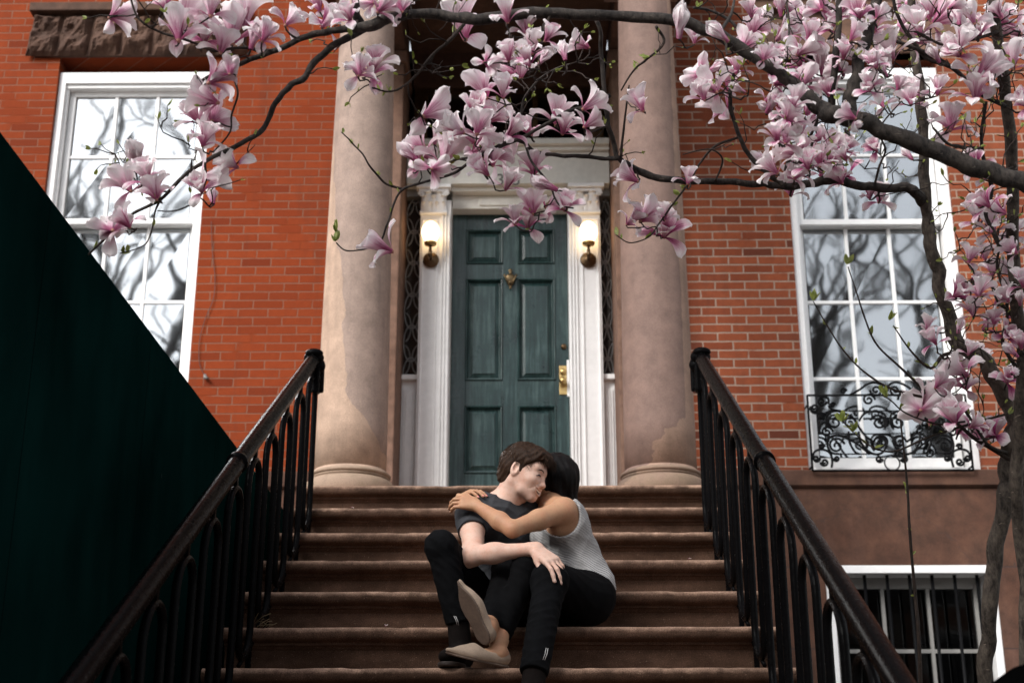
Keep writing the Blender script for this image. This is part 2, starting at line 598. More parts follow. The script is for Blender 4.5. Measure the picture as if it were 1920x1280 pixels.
# stone lintel over the left window: cap, rock faced voussoirs
b = MB()
lx0, lx1 = -3.52, -2.0
lz0, lz1 = WZ1 + .1, WZ1 + .5
b.box(lx0 - .02, lx1 + .02, FD - .10, FD + .1, lz1 - .07, lz1)
lint = b.build('lintel', M['brown'], house, .008)
lint['label'] = 'rock faced brownstone lintel over the left window'
def rock(x0, x1, z0, z1, y, depth, slant, seed):
    nx, nz = 12, 14
    v = []; f = []
    for j in range(nz + 1):
        for i in range(nx + 1):
            u, w_ = i / nx, j / nz
            sl = slant * (w_ - 1) * -1
            xx = x0 + (x1 - x0) * u + sl
            e = min(u, 1 - u, w_, 1 - w_)
            h = min(1, e / .12)
            d = depth * h * (.55 + .9 * (mnoise.fractal(Vector((xx * 9 + seed * 3, z0 + w_ * 3.1, seed)), 1.0, 2.0, 4)) + .4 * (1 - w_))
            v.append((xx, y - d, z0 + (z1 - z0) * w_))
            f_ = None
    for j in range(nz):
        for i in range(nx):
            a = j * (nx + 1) + i
            f.append((a, a + 1, a + nx + 2, a + nx + 1))
    return v, f
nst = 7
b = MB()
for i in range(nst):
    xa = lx0 + (lx1 - lx0) * i / nst + .004
    xb = lx0 + (lx1 - lx0) * (i + 1) / nst - .004
    sl = -(i - 3) * -.012
    v, f = rock(xa, xb, lz0, lz1 - .072, FD - .03, .06, sl, i)
    b.add(v, f, False)
b.box(lx0 + .03, lx1 - .03, FD - .028, FD + .1, lz0 + .002, lz1 - .072)
b.build('voussoirs', M['brown'], lint)
# flat stone lintel with mouldings above the right window
b = MB()
b.bbox(WR[0] - .16, WR[1] + .16, FD - .03, FD + .1, WZ1 + .1, WZ1 + .42, .006)
b.bbox(WR[0] - .2, WR[1] + .2, FD - .09, FD + .1, WZ1 + .422, WZ1 + .50, .006)
b.bbox(WR[0] - .23, WR[1] + .23, FD - .13, FD + .1, WZ1 + .502, WZ1 + .56, .006)
b.build('lintel', M['brownwall'], house)['label'] = 'moulded brownstone lintel over the right window'

# ---- basement window with bars
x0, x1, z0, z1 = BW
f = MB()
y = FD + .0
f.bbox(x0 + .001, x1 - .001, y - .03, y + .30, z1 - .05, z1 - .001, .004)
f.bbox(x0 + .001, x0 + .05, y - .01, y + .30, z0, z1 - .05, .004)
f.bbox(x1 - .05, x1 - .001, y - .01, y + .30, z0, z1 - .05, .004)
bwn = f.build('basement_window', M['white'], house)
f = MB()
yy = FD + .14
f.bbox(x0 + .05, x0 + .10, yy, yy + .05, z0, z1 - .05, .003)
f.bbox(x1 - .10, x1 - .05, yy, yy + .05, z0, z1 - .05, .003)
f.bbox(x0 + .10, x1 - .10, yy, yy + .05, z1 - .12, z1 - .05, .003)
for i in (1, 2):
    xx = x0 + .10 + (x1 - x0 - .2) * i / 3
    f.bbox(xx - .011, xx + .011, yy + .004, yy + .04, z0, z1 - .12, .002)
f.bbox(x0 + .10, x1 - .10, yy + .006, yy + .038, CZ + 1.08 - .012, CZ + 1.08 + .012, .002)
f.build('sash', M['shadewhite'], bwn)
MB().add([(x0 + .1, yy + .02, z0), (x1 - .1, yy + .02, z0), (x1 - .1, yy + .02, z1 - .12), (x0 + .1, yy + .02, z1 - .12)], [(0, 1, 2, 3)]).build('pane', M['glassdark'], bwn)
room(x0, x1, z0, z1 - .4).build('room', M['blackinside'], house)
for i in range(7):
    xx = 1.965 + i * .14
    MB().tube([(xx, FD + .035, z0), (xx, FD + .035, z1 - .052)], .0105, 10).build('window_bar', M['ironflat'], bwn)

# ---- portico: columns, entablature, pilasters behind
def m_column(name, cx, side):
    """brownstone render with an older, lighter coat showing where the newer one has flaked"""
    n = NT(name)
    p = n.pos()
    sx = n.n('ShaderNodeSeparateXYZ', {0: p})
    fine = n.noise(p, 300, 3, .7)
    mid = n.noise(p, 10, 5, .6)
    jag = n.noise(p, 5, 7, .62)
    jx = n.math('MULTIPLY', n.math('SUBTRACT', jag, .5), .26)
    z = sx.outputs[2]
    x = n.math('SUBTRACT', sx.outputs[0], cx)
    if side < 0:
        # edge drops from the left edge high up to the middle at the foot
        jx = n.math('MULTIPLY', jx, .5)
        e = n.math('ADD', n.math('MULTIPLY', n.math('SUBTRACT', 4.67, z), .105), -.09)
        e = n.math('ADD', e, n.math('MULTIPLY', n.math('SUBTRACT', 3.85, z, clamp=True), .45))
        m = n.math('LESS_THAN', n.math('ADD', x, jx), e)
        m2 = n.math('LESS_THAN', n.math('ADD', z, jx), 3.53)
        m = n.math('MAXIMUM', m, m2)
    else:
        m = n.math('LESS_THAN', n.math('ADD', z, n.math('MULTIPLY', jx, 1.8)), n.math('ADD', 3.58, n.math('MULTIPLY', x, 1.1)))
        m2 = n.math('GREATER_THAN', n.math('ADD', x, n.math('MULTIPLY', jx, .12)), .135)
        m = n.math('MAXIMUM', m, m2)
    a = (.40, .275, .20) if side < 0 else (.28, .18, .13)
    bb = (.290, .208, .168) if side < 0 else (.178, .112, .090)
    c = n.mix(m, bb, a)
    c = n.mix(.6, c, n.ramp(mid, [(.3, (.33, .33, .33)), (.7, (.67, .67, .67))]), 'OVERLAY')
    c = n.mix(.6, c, n.ramp(fine, [(.3, (.2, .2, .2)), (.7, (.8, .8, .8))]), 'OVERLAY')
    drip = n.noise(n.n('ShaderNodeMapping', {0: p, 3: (7, 7, .6)}), 2.0, 5, .65)
    c = n.mix(n.math('MULTIPLY', n.math('SUBTRACT', drip, .52, clamp=True), 2.6, clamp=True), c, n.mix(.5, c, (.06, .045, .035)))
    h = n.math('ADD', n.math('MULTIPLY', m, -1.4), n.math('ADD', n.math('MULTIPLY', fine, .3), n.math('MULTIPLY', mid, .5)))
    grn = n.ramp(n.math('ADD', z, n.math('MULTIPLY', n.noise(p, 9, 4), .2)), [(0, (1, 1, 1)), (1, (1, 1, 1))])
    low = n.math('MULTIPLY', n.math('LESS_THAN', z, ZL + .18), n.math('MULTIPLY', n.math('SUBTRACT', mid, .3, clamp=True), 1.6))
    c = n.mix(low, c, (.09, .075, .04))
    return n.fin(c, .82, n.bump(h, .45, .006))

COLX = (-.982, .745)
COLD = 7.66
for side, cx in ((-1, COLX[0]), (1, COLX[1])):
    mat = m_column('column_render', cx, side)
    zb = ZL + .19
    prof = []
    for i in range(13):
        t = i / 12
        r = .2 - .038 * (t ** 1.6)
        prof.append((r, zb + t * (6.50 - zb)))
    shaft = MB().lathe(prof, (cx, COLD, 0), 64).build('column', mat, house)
    shaft['label'] = 'tapered brownstone column left of the door' if side < 0 else 'tapered brownstone column right of the door'
    pr = [(.245, ZL - .0), (.252, ZL + .015)]
    for i in range(13):
        a = -math.pi / 2 + math.pi * i / 12
        pr.append((.2 + .052 * math.cos(a) ** .8 if math.cos(a) > 0 else .2, ZL + .075 + .062 * math.sin(a)))
    pr += [(.218, ZL + .142), (.218, ZL + .15)]
    for i in range(9):
        a = -math.pi / 2 + math.pi * i / 8
        pr.append((.214 + .013 * max(0, math.cos(a)), ZL + .163 + .011 * math.sin(a)))
    pr += [(.208, ZL + .178), (.2, ZL + .192), (.19, ZL + .2)]
    MB().lathe(pr, (cx, COLD, 0), 64).build('base', mat, shaft)
    cp = [(.16, 6.49), (.168, 6.5), (.168, 6.515), (.2, 6.56), (.215, 6.585), (.215, 6.6)]
    mb = MB().lathe(cp, (cx, COLD, 0), 48)
    mb.box(cx - .235, cx + .235, COLD - .235, COLD + .235, 6.601, 6.65)
    mb.build('capital', mat, shaft)
# entablature and roof of the portico: beams over the columns, soffit
b = MB()
ex0, ex1 = COLX[0] - .24, COLX[1] + .24
b.box(ex0, ex1, COLD - .2, COLD + .2, 6.652, 7.15)
b.box(ex0, ex0 + .40, COLD + .201, FD - .001, 6.652, 7.15)
b.box(ex1 - .40, ex1, COLD + .201, FD - .001, 6.652, 7.15)
b.box(ex0 + .40, ex1 - .40, COLD + .201, FD + .3, 6.86, 7.15)
b.box(ex0 - .2, ex1 + .2, COLD - .4, FD - .001, 7.152, 7.35)
b.box(ex0 - .3, ex1 + .3, COLD - .5, FD - .001, 7.352, 7.45)
b.build('entablature', M['brown'], house, .01)
# brownstone pilasters on the wall plane
for (xa, xb) in ((PX0, -.835), (.59, PX1)):
    b = MB()
    b.bbox(xa, xb, FD - .22, FD + .5, ZL, 6.56, .008)
    b.bbox(xa - .02, xb + .015, FD - .245, FD - .222, ZL, ZL + .17, .006)
    b.bbox(xa - .02, xb + .02, FD - .25, FD + .3, 6.562, 6.65, .006)
    b.build('pilaster', M['brownwall'], house)['label'] = 'plain brownstone pilaster behind the column'

# ---- entrance surround
ent = empty('entrance', (-.118, FD + .15, ZL))
ent.parent = house
ent.matrix_basis = house.matrix_basis.inverted() @ Matrix.Translation((-.118, FD + .15, ZL))
ZD = ZL + .02
DD = 9.15            # door leaf plane
PD = 8.95            # pilaster plane
DT = CZ + 4.147      # top of the door opening
MB().box(-.835, .59, PD + .02, DD + .4, ZL + .001, ZD).build('doorstep', M['brownwall'], house, .004)
def pilaster(xa, xb, s):
    """white fluted pilaster with base; the capital is its sub-part"""
    b = MB()
    zt = Zh(808, 400, PD)
    b.bbox(xa, xb, PD, DD + .12, ZD, zt + .1, .003)
    n_ = 4
    inner = xb if s < 0 else xa
    # stepped inner jamb lines
    for k in range(3):
        o = .012 + k * .022
        xx = inner - o if s < 0 else inner + o
        b.bbox(xx - .005, xx + .005, PD - .012, PD - .0005, ZD + .002, zt - .002, .003)
    w0, w1 = (xa + .012, xb - .088) if s < 0 else (xa + .088, xb - .012)
    b.bbox(w0, w0 + .012, PD - .010, PD - .0005, ZD + .2, zt - .06, .003)
    b.bbox(w1 - .012, w1, PD - .010, PD - .0005, ZD + .2, zt - .06, .003)
    b.bbox(w0, w1, PD - .012, PD - .0003, zt - .06, zt - .045, .003)
    b.bbox(xa - .006, xb + .002, PD - .02, PD - .0125, ZD + .003, ZD + .17, .003)
    pl = b.build('white_pilaster', M['white'], house)
    # capital: bell of acanthus leaves under an abacus with corner volutes
    zc0, zc1 = zt, Zh(808, 347, PD - .05)
    c = MB()
    cx0, cx1 = xa + .0, xb - .03 if s < 0 else xb
    if s > 0: cx0, cx1 = xa + .03, xb
    cxm = (cx0 + cx1) / 2
    hw = (cx1 - cx0) / 2
    c.bbox(cx0 + .004, cx1 - .004, PD - .02, PD - .0005, zc0, zc1 - .03, .004)
    c.bbox(cx0 - .004, cx1 + .004, PD - .032, PD - .0005, zc0 - .012, zc0 + .006, .004)
    c.bbox(cx0 - .03, cx1 + .03, PD - .075, PD + .0, zc1 - .028, zc1, .005)
    c.bbox(cx0 - .012, cx1 + .012, PD - .055, PD - .001, zc1 - .05, zc1 - .029, .005)
    hh = zc1 - zc0
    for row, (nn, hf, off) in enumerate(((4, .42, 0), (3, .72, 0), (2, .9, 0))):
        for i in range(nn):
            cxl = cx0 + (cx1 - cx0) * (i + .5) / nn
            wl = hw / nn * .95
            v = []; f = []
            for j in range(7):
                t = j / 6
                ww = wl * (1 - .55 * t ** 2) * (1 + .12 * math.sin(j * 3.0))
                yo = PD - .022 - .035 * t ** 2.2 - row * .004
                zz = zc0 + .005 + hh * hf * (t if t < .85 else .85 - (t - .85) * .6)
                for u in (-1, -.5, 0, .5, 1):
                    v.append((cxl + ww * u, yo + .010 * u * u - .004 * (abs(u) < .3), zz))
            for j in range(6):
                for i2 in range(4):
                    a = j * 5 + i2
                    f.append((a, a + 1, a + 6, a + 5))
            c.add(v, f, True)
    for sx_ in (-1, 1):
        pts = []
        for i in range(26):
            a = i * .42
            r = .021 * (1 - i / 30)
            pts.append((cxm + sx_ * (hw - .005 + 0 * i) + sx_ * r * math.cos(a), PD - .05, zc1 - .068 + r * math.sin(a)))
        c.tube(pts, .0055, 6)
    o = c.build('capital', M['white'], pl)
    return pl
PLX = (X(777, 905, PD), X(838, 905, PD))
PRX = (X(1072, 905, PD), X(1136, 905, PD))
pilaster(PLX[0], PLX[1], -1)
pilaster(PRX[0], PRX[1], 1)
# sidelights: panel below, leaded oval tracery above
ZP = Zh(760, 716, PD + .1)
for s, (xa, xb) in ((-1, (-.835, PLX[0])), (1, (PRX[1], .59))):
    b = MB()
    b.box(xa, xb, PD + .08, PD + .3, ZD, ZP)
    b.bbox(xa, xb, PD + .04, PD + .30, ZP, ZP + .035, .004)
    # raised panel
    mx = .012
    for (za, zb) in ((ZD + .20, ZP - .06),):
        b.bbox(xa + mx, xb - mx, PD + .066, PD + .0798, za, zb, .006)
        b.bbox(xa + mx + .016, xb - mx - .016, PD + .060, PD + .0655, za + .02, zb - .02, .005)
    b.bbox(xa, xb, PD + .055, PD + .0795, ZD, ZD + .12, .005)
    sl = b.build('sidelight', M['white'], house)
    ztop = Zh(760, 372, PD + .1)
    gb = MB().add([(xa, PD + .14, ZP + .03), (xb, PD + .14, ZP + .03), (xb, PD + .14, ztop), (xa, PD + .14, ztop)], [(0, 1, 2, 3)])
    gb.build('pane', M['glassdark'], sl)
    t = MB()
    cxm = (xa + xb) / 2
    hgt = .235
    nz = int((ztop - ZP) / hgt) + 1
    hw = (xb - xa) / 2
    for i in range(-1, nz + 1):
        zc = ZP + .05 + i * hgt
        for cxo, ry in ((0, hgt * .56), ):
            pts = []
            for q in range(33):
                a = 2 * math.pi * q / 32
                px_, pz_ = cxm + hw * 1.0 * math.cos(a), zc + ry * math.sin(a)
                if pz_ > ZP + .036 and pz_ < ztop: pts.append((px_, PD + .128, pz_))
                elif len(pts) > 2:
                    t.tube(pts, .005, 6); pts = []
                else: pts = []
            if len(pts) > 2: t.tube(pts, .005, 6)
        for cxo in (-1, 1):
            pts = []
            for q in range(33):
                a = 2 * math.pi * q / 32
                px_, pz_ = cxm + cxo * hw + hw * .9 * math.cos(a), zc + hgt / 2 + hgt * .45 * math.sin(a)
                ok = xa < px_ < xb and ZP + .036 < pz_ < ztop
                if ok: pts.append((px_, PD + .132, pz_))
                else:
                    if len(pts) > 2: t.tube(pts, .0045, 6)
                    pts = []
            if len(pts) > 2: t.tube(pts, .0045, 6)
    t.build('tracery', m_plain('lead', (.26, .25, .24), .5, .2), sl)
    b = MB()
    b.box(xa, xb, PD + .07, DD + .1, ztop, ztop + .35)
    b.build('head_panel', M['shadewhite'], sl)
# door head: recessed panel soffit, architrave and frieze with the house number, transom cornice
ZF0, ZF1, ZF2 = Zh(957, 347, PD), Zh(957, 288, PD), Zh(957, 270, PD)
b = MB()
b.bbox(PLX[1], PRX[0], PD + .10, DD + .12, DT, DT + .10, .004)
b.bbox(PLX[1] + .19, PRX[0] - .19, PD + .088, PD + .0995, DT + .02, DT + .075, .005)
b.bbox(PLX[1], PRX[0], PD + .03, DD + .12, DT + .102, ZF0 + .002, .006)
b.build('door_head', M['offwhite'], house)
b = MB()
b.bbox(-.83, .585, PD - .02, DD + .12, ZF0 + .002, ZF1, .004)
b.bbox(-.83, .585, PD - .05, DD + .12, ZF1 + .001, ZF1 + .03, .006)
b.bbox(-.83, .585, PD - .09, DD + .12, ZF1 + .031, ZF2, .006)
frz = b.build('frieze', M['offwhite'], house)
# number 45 in thin painted figures
for ch, px_ in (('3', 938), ('5', 968)):
    cu = bpy.data.curves.new('number', 'FONT')
    cu.body = ch
    cu.size = .125
    cu.extrude = .0015
    cu.align_x = 'CENTER'; cu.align_y = 'CENTER'
    to = bpy.data.objects.new('tmp', cu)
    me = None
    COL.objects.link(to)
    dg = bpy.context.evaluated_depsgraph_get()
    me = bpy.data.meshes.new_from_object(to.evaluated_get(dg))
    bpy.data.objects.remove(to)
    me.transform(Matrix.Translation(at(px_, 338, PD - .0225)) @ Matrix.Rotation(R(90), 4, 'X'))
    me.materials.clear()
    link('number', me, m_plain('grey_figures', (.16, .155, .14), .5, .1), frz)
# transom window in the dark above the frieze
b = MB()
ZT = Zh(957, 168, PD + .05)
b.bbox(-.795, -.70, PD + .03, PD + .12, ZF2, ZT, .003)
b.bbox(.46, .555, PD + .03, PD + .12, ZF2, ZT, .003)
b.bbox(-.70, .46, PD + .03, PD + .12, ZT - .05, ZT, .003)
for xx in (-.31, .07):
    b.bbox(xx - .018, xx + .018, PD + .04, PD + .11, ZF2, ZT - .05, .003)
tr = b.build('transom_window', M['bronze'], house)
MB().add([(-.7, PD + .09, ZF2), (.46, PD + .09, ZF2), (.46, PD + .09, ZT - .05), (-.7, PD + .09, ZT - .05)], [(0, 1, 2, 3)]).build('pane', M['glassdark'], tr)
MB().box(-.80, .56, PD, DD + .2, ZT, 6.86).build('bay_wall', M['brown'], house)
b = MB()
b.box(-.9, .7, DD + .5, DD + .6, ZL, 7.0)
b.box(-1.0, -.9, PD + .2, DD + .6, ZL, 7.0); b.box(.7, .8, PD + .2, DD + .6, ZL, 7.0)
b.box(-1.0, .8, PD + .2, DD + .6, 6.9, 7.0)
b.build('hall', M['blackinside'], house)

# ---- the door: leaf with six raised panels
DX0, DX1 = PLX[1] + .002, PRX[0] - .002
door = empty('door', (-.12, DD, ZD))
door.parent = house
door.matrix_basis = house.matrix_basis.inverted() @ Matrix.Translation((-.12, DD, ZD))
def dpx(px): return X(px, 700, DD)
def dpz(py): return Zh(957, py, DD)
pan = []
for (xa, xb) in ((873, 941), (972, 1041)):
    for (ya, yb) in ((432, 494), (524, 712), (762, 886)):
        pan.append((dpx(xa), dpx(xb), dpz(yb), dpz(ya)))
leaf = MB()
zs = sorted({ZD, DT} | {round(p[2], 4) for p in pan} | {round(p[3], 4) for p in pan})
xs = [DX0, pan[0][0], pan[0][1], pan[3][0], pan[3][1], DX1]
th = .045
leaf.bbox(xs[0], xs[1], DD, DD + th, ZD, DT, .003)
leaf.bbox(xs[2], xs[3], DD + .0006, DD + th, ZD, DT, .003)
leaf.bbox(xs[4], xs[5], DD, DD + th, ZD, DT, .003)
zz = [ZD, pan[2][2], pan[2][3], pan[1][2], pan[1][3], pan[0][2], pan[0][3], DT]
for a in (0, 2, 4, 6):
    for (xa, xb) in ((xs[1], xs[2]), (xs[3], xs[4])):
        leaf.bbox(xa - .001, xb + .001, DD + .0012, DD + th, zz[a], zz[a + 1], .003)
lf = leaf.build('leaf', M['teal'], door)
def bevel_ring(b, x0, x1, z0, z1, y0, i, y1):
    """sloping moulding from the outer rectangle at y0 to the inset one at y1"""
    o = [(x0, y0, z0), (x1, y0, z0), (x1, y0, z1), (x0, y0, z1)]
    q = [(x0 + i, y1, z0 + i), (x1 - i, y1, z0 + i), (x1 - i, y1, z1 - i), (x0 + i, y1, z1 - i)]
    b.add(o + q, [(k, (k + 1) % 4, (k + 1) % 4 + 4, k + 4) for k in range(4)])
    return (x0 + i, x1 - i, z0 + i, z1 - i)
for p_ in pan:
    b = MB()
    x0, x1, z0, z1 = p_
    e = .004
    # bolection moulding proud of the frame, then down to the recess, then up the raised field
    r_ = bevel_ring(b, x0 - .006, x1 + .006, z0 - .006, z1 + .006, DD - .0005, .006, DD - .010)
    r_ = bevel_ring(b, *r_, DD - .010, .007, DD - .008)
    r_ = bevel_ring(b, *r_, DD - .008, .010, DD + .018)
    r_ = bevel_ring(b, *r_, DD + .018, .004, DD + .019)
    r_ = bevel_ring(b, *r_, DD + .019, .026, DD + .009)
    r_ = bevel_ring(b, *r_, DD + .009, .001, DD + .004)
    b.add([(r_[0], DD + .004, r_[2]), (r_[1], DD + .004, r_[2]), (r_[1], DD + .004, r_[3]), (r_[0], DD + .004, r_[3])], [(0, 1, 2, 3)])
    b.build('panel', M['teal'], door)
# knocker: urn shaped plate with a swag ring
kc = at(957, 523, DD - .02)
b = MB()
b.lathe([(.002, -.075), (.010, -.066), (.006, -.055), (.014, -.045), (.03, -.015), (.037, .012), (.034, .026), (.022, .034), (.010, .038), (.007, .05), (.014, .06), (.012, .07), (.003, .08)], (kc.x, kc.y + .004, kc.z), 24, M=Matrix.Diagonal((1, .4, 1)))
for s in (-1, 1):
    b.tube([(kc.x + s * .006, kc.y - .012, kc.z - .035), (kc.x + s * .022, kc.y - .016, kc.z - .018), (kc.x + s * .034, kc.y - .014, kc.z + .008), (kc.x + s * .044, kc.y - .01, kc.z + .026), (kc.x + s * .036, kc.y - .006, kc.z + .034)], [.004, .006, .006, .006, .004], 8)
b.ball((kc.x, kc.y - .016, kc.z - .032), .013, (1.1, .8, .8))
b.build('knocker', M['oldbrass'], door)
b = MB()
lc = at(1056, 712, DD - .004)
b.bbox(lc.x - .026, lc.x + .026, DD - .009, DD - .0005, lc.z - .105, lc.z + .10, .003)
lock = b.build('lock_plate', M['brass'], door)
b = MB()
b.lathe([(.008, 0), (.009, .02), (.022, .028), (.027, .042), (.022, .056), (.006, .062)], (lc.x - .002, DD - .009, lc.z - .02), 20, M=Matrix.Rotation(R(90), 3, 'X'))
b.build('knob', M['brass'], lock)
b = MB()
b.lathe([(.021, 0), (.021, .012), (.016, .018), (.004, .02)], (lc.x, DD - .009, lc.z + .055), 20, M=Matrix.Rotation(R(90), 3, 'X'))
b.build('lock_cylinder', M['brass'], lock)
uc = at(1057, 650, DD - .002)
b = MB()
b.lathe([(.02, 0), (.02, .01), (.012, .015), (.003, .016)], (uc.x, DD - .0005, uc.z), 20, M=Matrix.Rotation(R(90), 3, 'X'))
b.build('deadbolt', M['bronze'], door)
b = MB()
b.bbox(DX1 - .014, DX1 + .003, DD - .016, DD - .0005, lc.z - .12, lc.z + .14, .003)
b.build('strike', M['white'], door)
bpy.data.objects.remove(ent)

# ---- wall lamps beside the door
gm = NT('lit_globe')
g_ = gm.n('ShaderNodeEmission', {'Color': (1, .70, .38, 1), 'Strength': 2.6})
gm.t.links.new(g_.outputs[0], gm.out.inputs[0])
for px_, lab in ((808, 'lit globe wall lamp on the white pilaster left of the door'), (1103, 'lit globe wall lamp on the white pilaster right of the door')):
    pc = at(px_, 487, PD - .02)
    root = empty('wall_lamp', (pc.x, PD - .013, pc.z))
    tag(root, lab, 'wall lamp', 'lamps beside the door')
    Mx = Matrix.Rotation(R(90), 3, 'X')
    MB().lathe([(.055, 0), (.055, .006), (.047, .012), (.040, .014), (.024, .026), (.012, .03)], (pc.x, PD - .013, pc.z), 28, M=Mx).build('backplate', M['bronze'], root)
    b = MB()
    y = PD - .04
    b.tube([(pc.x, y, pc.z), (pc.x, y - .04, pc.z + .0), (pc.x, y - .06, pc.z + .02), (pc.x, y - .06, pc.z + .075)], [.011, .011, .011, .009], 12)
    b.lathe([(.008, -.03), (.018, -.02), (.012, 0), (.012, .02)], (pc.x, y - .06, pc.z + .02), 16)
    b.build('arm', M['bronze'], root)
    b = MB()
    b.lathe([(.010, .068), (.040, .076), (.043, .086), (.043, .094), (.036, .096)], (pc.x, y - .06, pc.z), 24)
    b.build('gallery', M['brass'], root)
    prof = [(.030, .092)]
    for i in range(15):
        a = -1.1 + (math.pi / 2 + 1.1) * i / 14
        prof.append((.062 * math.cos(a), .170 + .080 * math.sin(a)))
    b = MB().lathe(prof, (pc.x, y - .06, pc.z), 28)
    b.build('globe', gm.m, root)

# ---- stoop
stoop = empty('stoop', (-.1, NOS0, 0))
tag(stoop, 'brown stone stoop of wide steps with rounded nosings up to the door', 'steps')
def step(k):
    z, y = top(k), nos(k)
    yb = nos(k + 1) + .30 if k < 6 else FD + .2
    prof = []
    r = .026
    prof.append((y + r, z))
    for i in range(1, 9):
        a = math.pi / 2 + math.pi * i / 8
        prof.append((y + r + r * math.cos(a), z - r + r * math.sin(a)))
    prof += [(y + .034, z - .056), (y + .036, z - .066), (y + .046, z - .070), (y + .050, z - .078), (y + .056, z - .084), (y + .058, z - RI + .0)]
    zb = z - RI - .12
    prof += [(y + .058, zb), (yb, zb), (yb, z)]
    n_ = 60
    x0, x1 = (SL, SR) if k < 6 else (SL - .02, SR + .02)
    v = []; f = []
    m = len(prof)
    rnd = random.Random(k)
    for i in range(n_ + 1):
        x = x0 + (x1 - x0) * i / n_
        for j, (py, pz) in enumerate(prof):
            d = 0
            if 0 <= j <= 10:
                d = .0030 * mnoise.noise(Vector((x * 5, k * 7.3, 0))) + .002 * mnoise.noise(Vector((x * 23, k * 3.1, j * .5)))
                if mnoise.noise(Vector((x * 9, k * 11.7, 4.2))) > .42: d -= .004
            v.append((x, py - d * (1 if j > 1 else .3), pz + d * .6))
    for i in range(n_):
        for j in range(m):
            j2 = (j + 1) % m
            f.append((i * m + j, (i + 1) * m + j, (i + 1) * m + j2, i * m + j2))
    b = MB().add(v, f, False)
    b.add(v, [tuple(range(m)), tuple(n_ * m + q for q in range(m - 1, -1, -1))])
    return b
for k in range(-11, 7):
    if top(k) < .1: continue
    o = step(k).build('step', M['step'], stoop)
    o.data.polygons.foreach_set('use_smooth', [False] * len(o.data.polygons))
    for p_ in o.data.polygons:
        if abs(p_.normal.x) < .5: p_.use_smooth = True
    m_ = o.modifiers.new('edge', 'EDGE_SPLIT'); m_.split_angle = R(35)
# cheek walls under the stair ends
b = MB()
for xa, xb in ((SL + .05, SL + .3), (SR - .3, SR - .05)):
    v = [(nos(-10), -.1), (nos(6) + .1, -.1), (nos(6) + .1, top(5) - .16), (nos(5), top(5) - .24), (nos(-10), top(-10) - .24)]
    b.prismx(v, xa, xb)
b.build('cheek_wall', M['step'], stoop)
# landing block
MB().box(SL + .03, SR - .03, nos(6) + .31, FD - .03, -.1, ZL - .05).build('landing', M['step'], stoop)

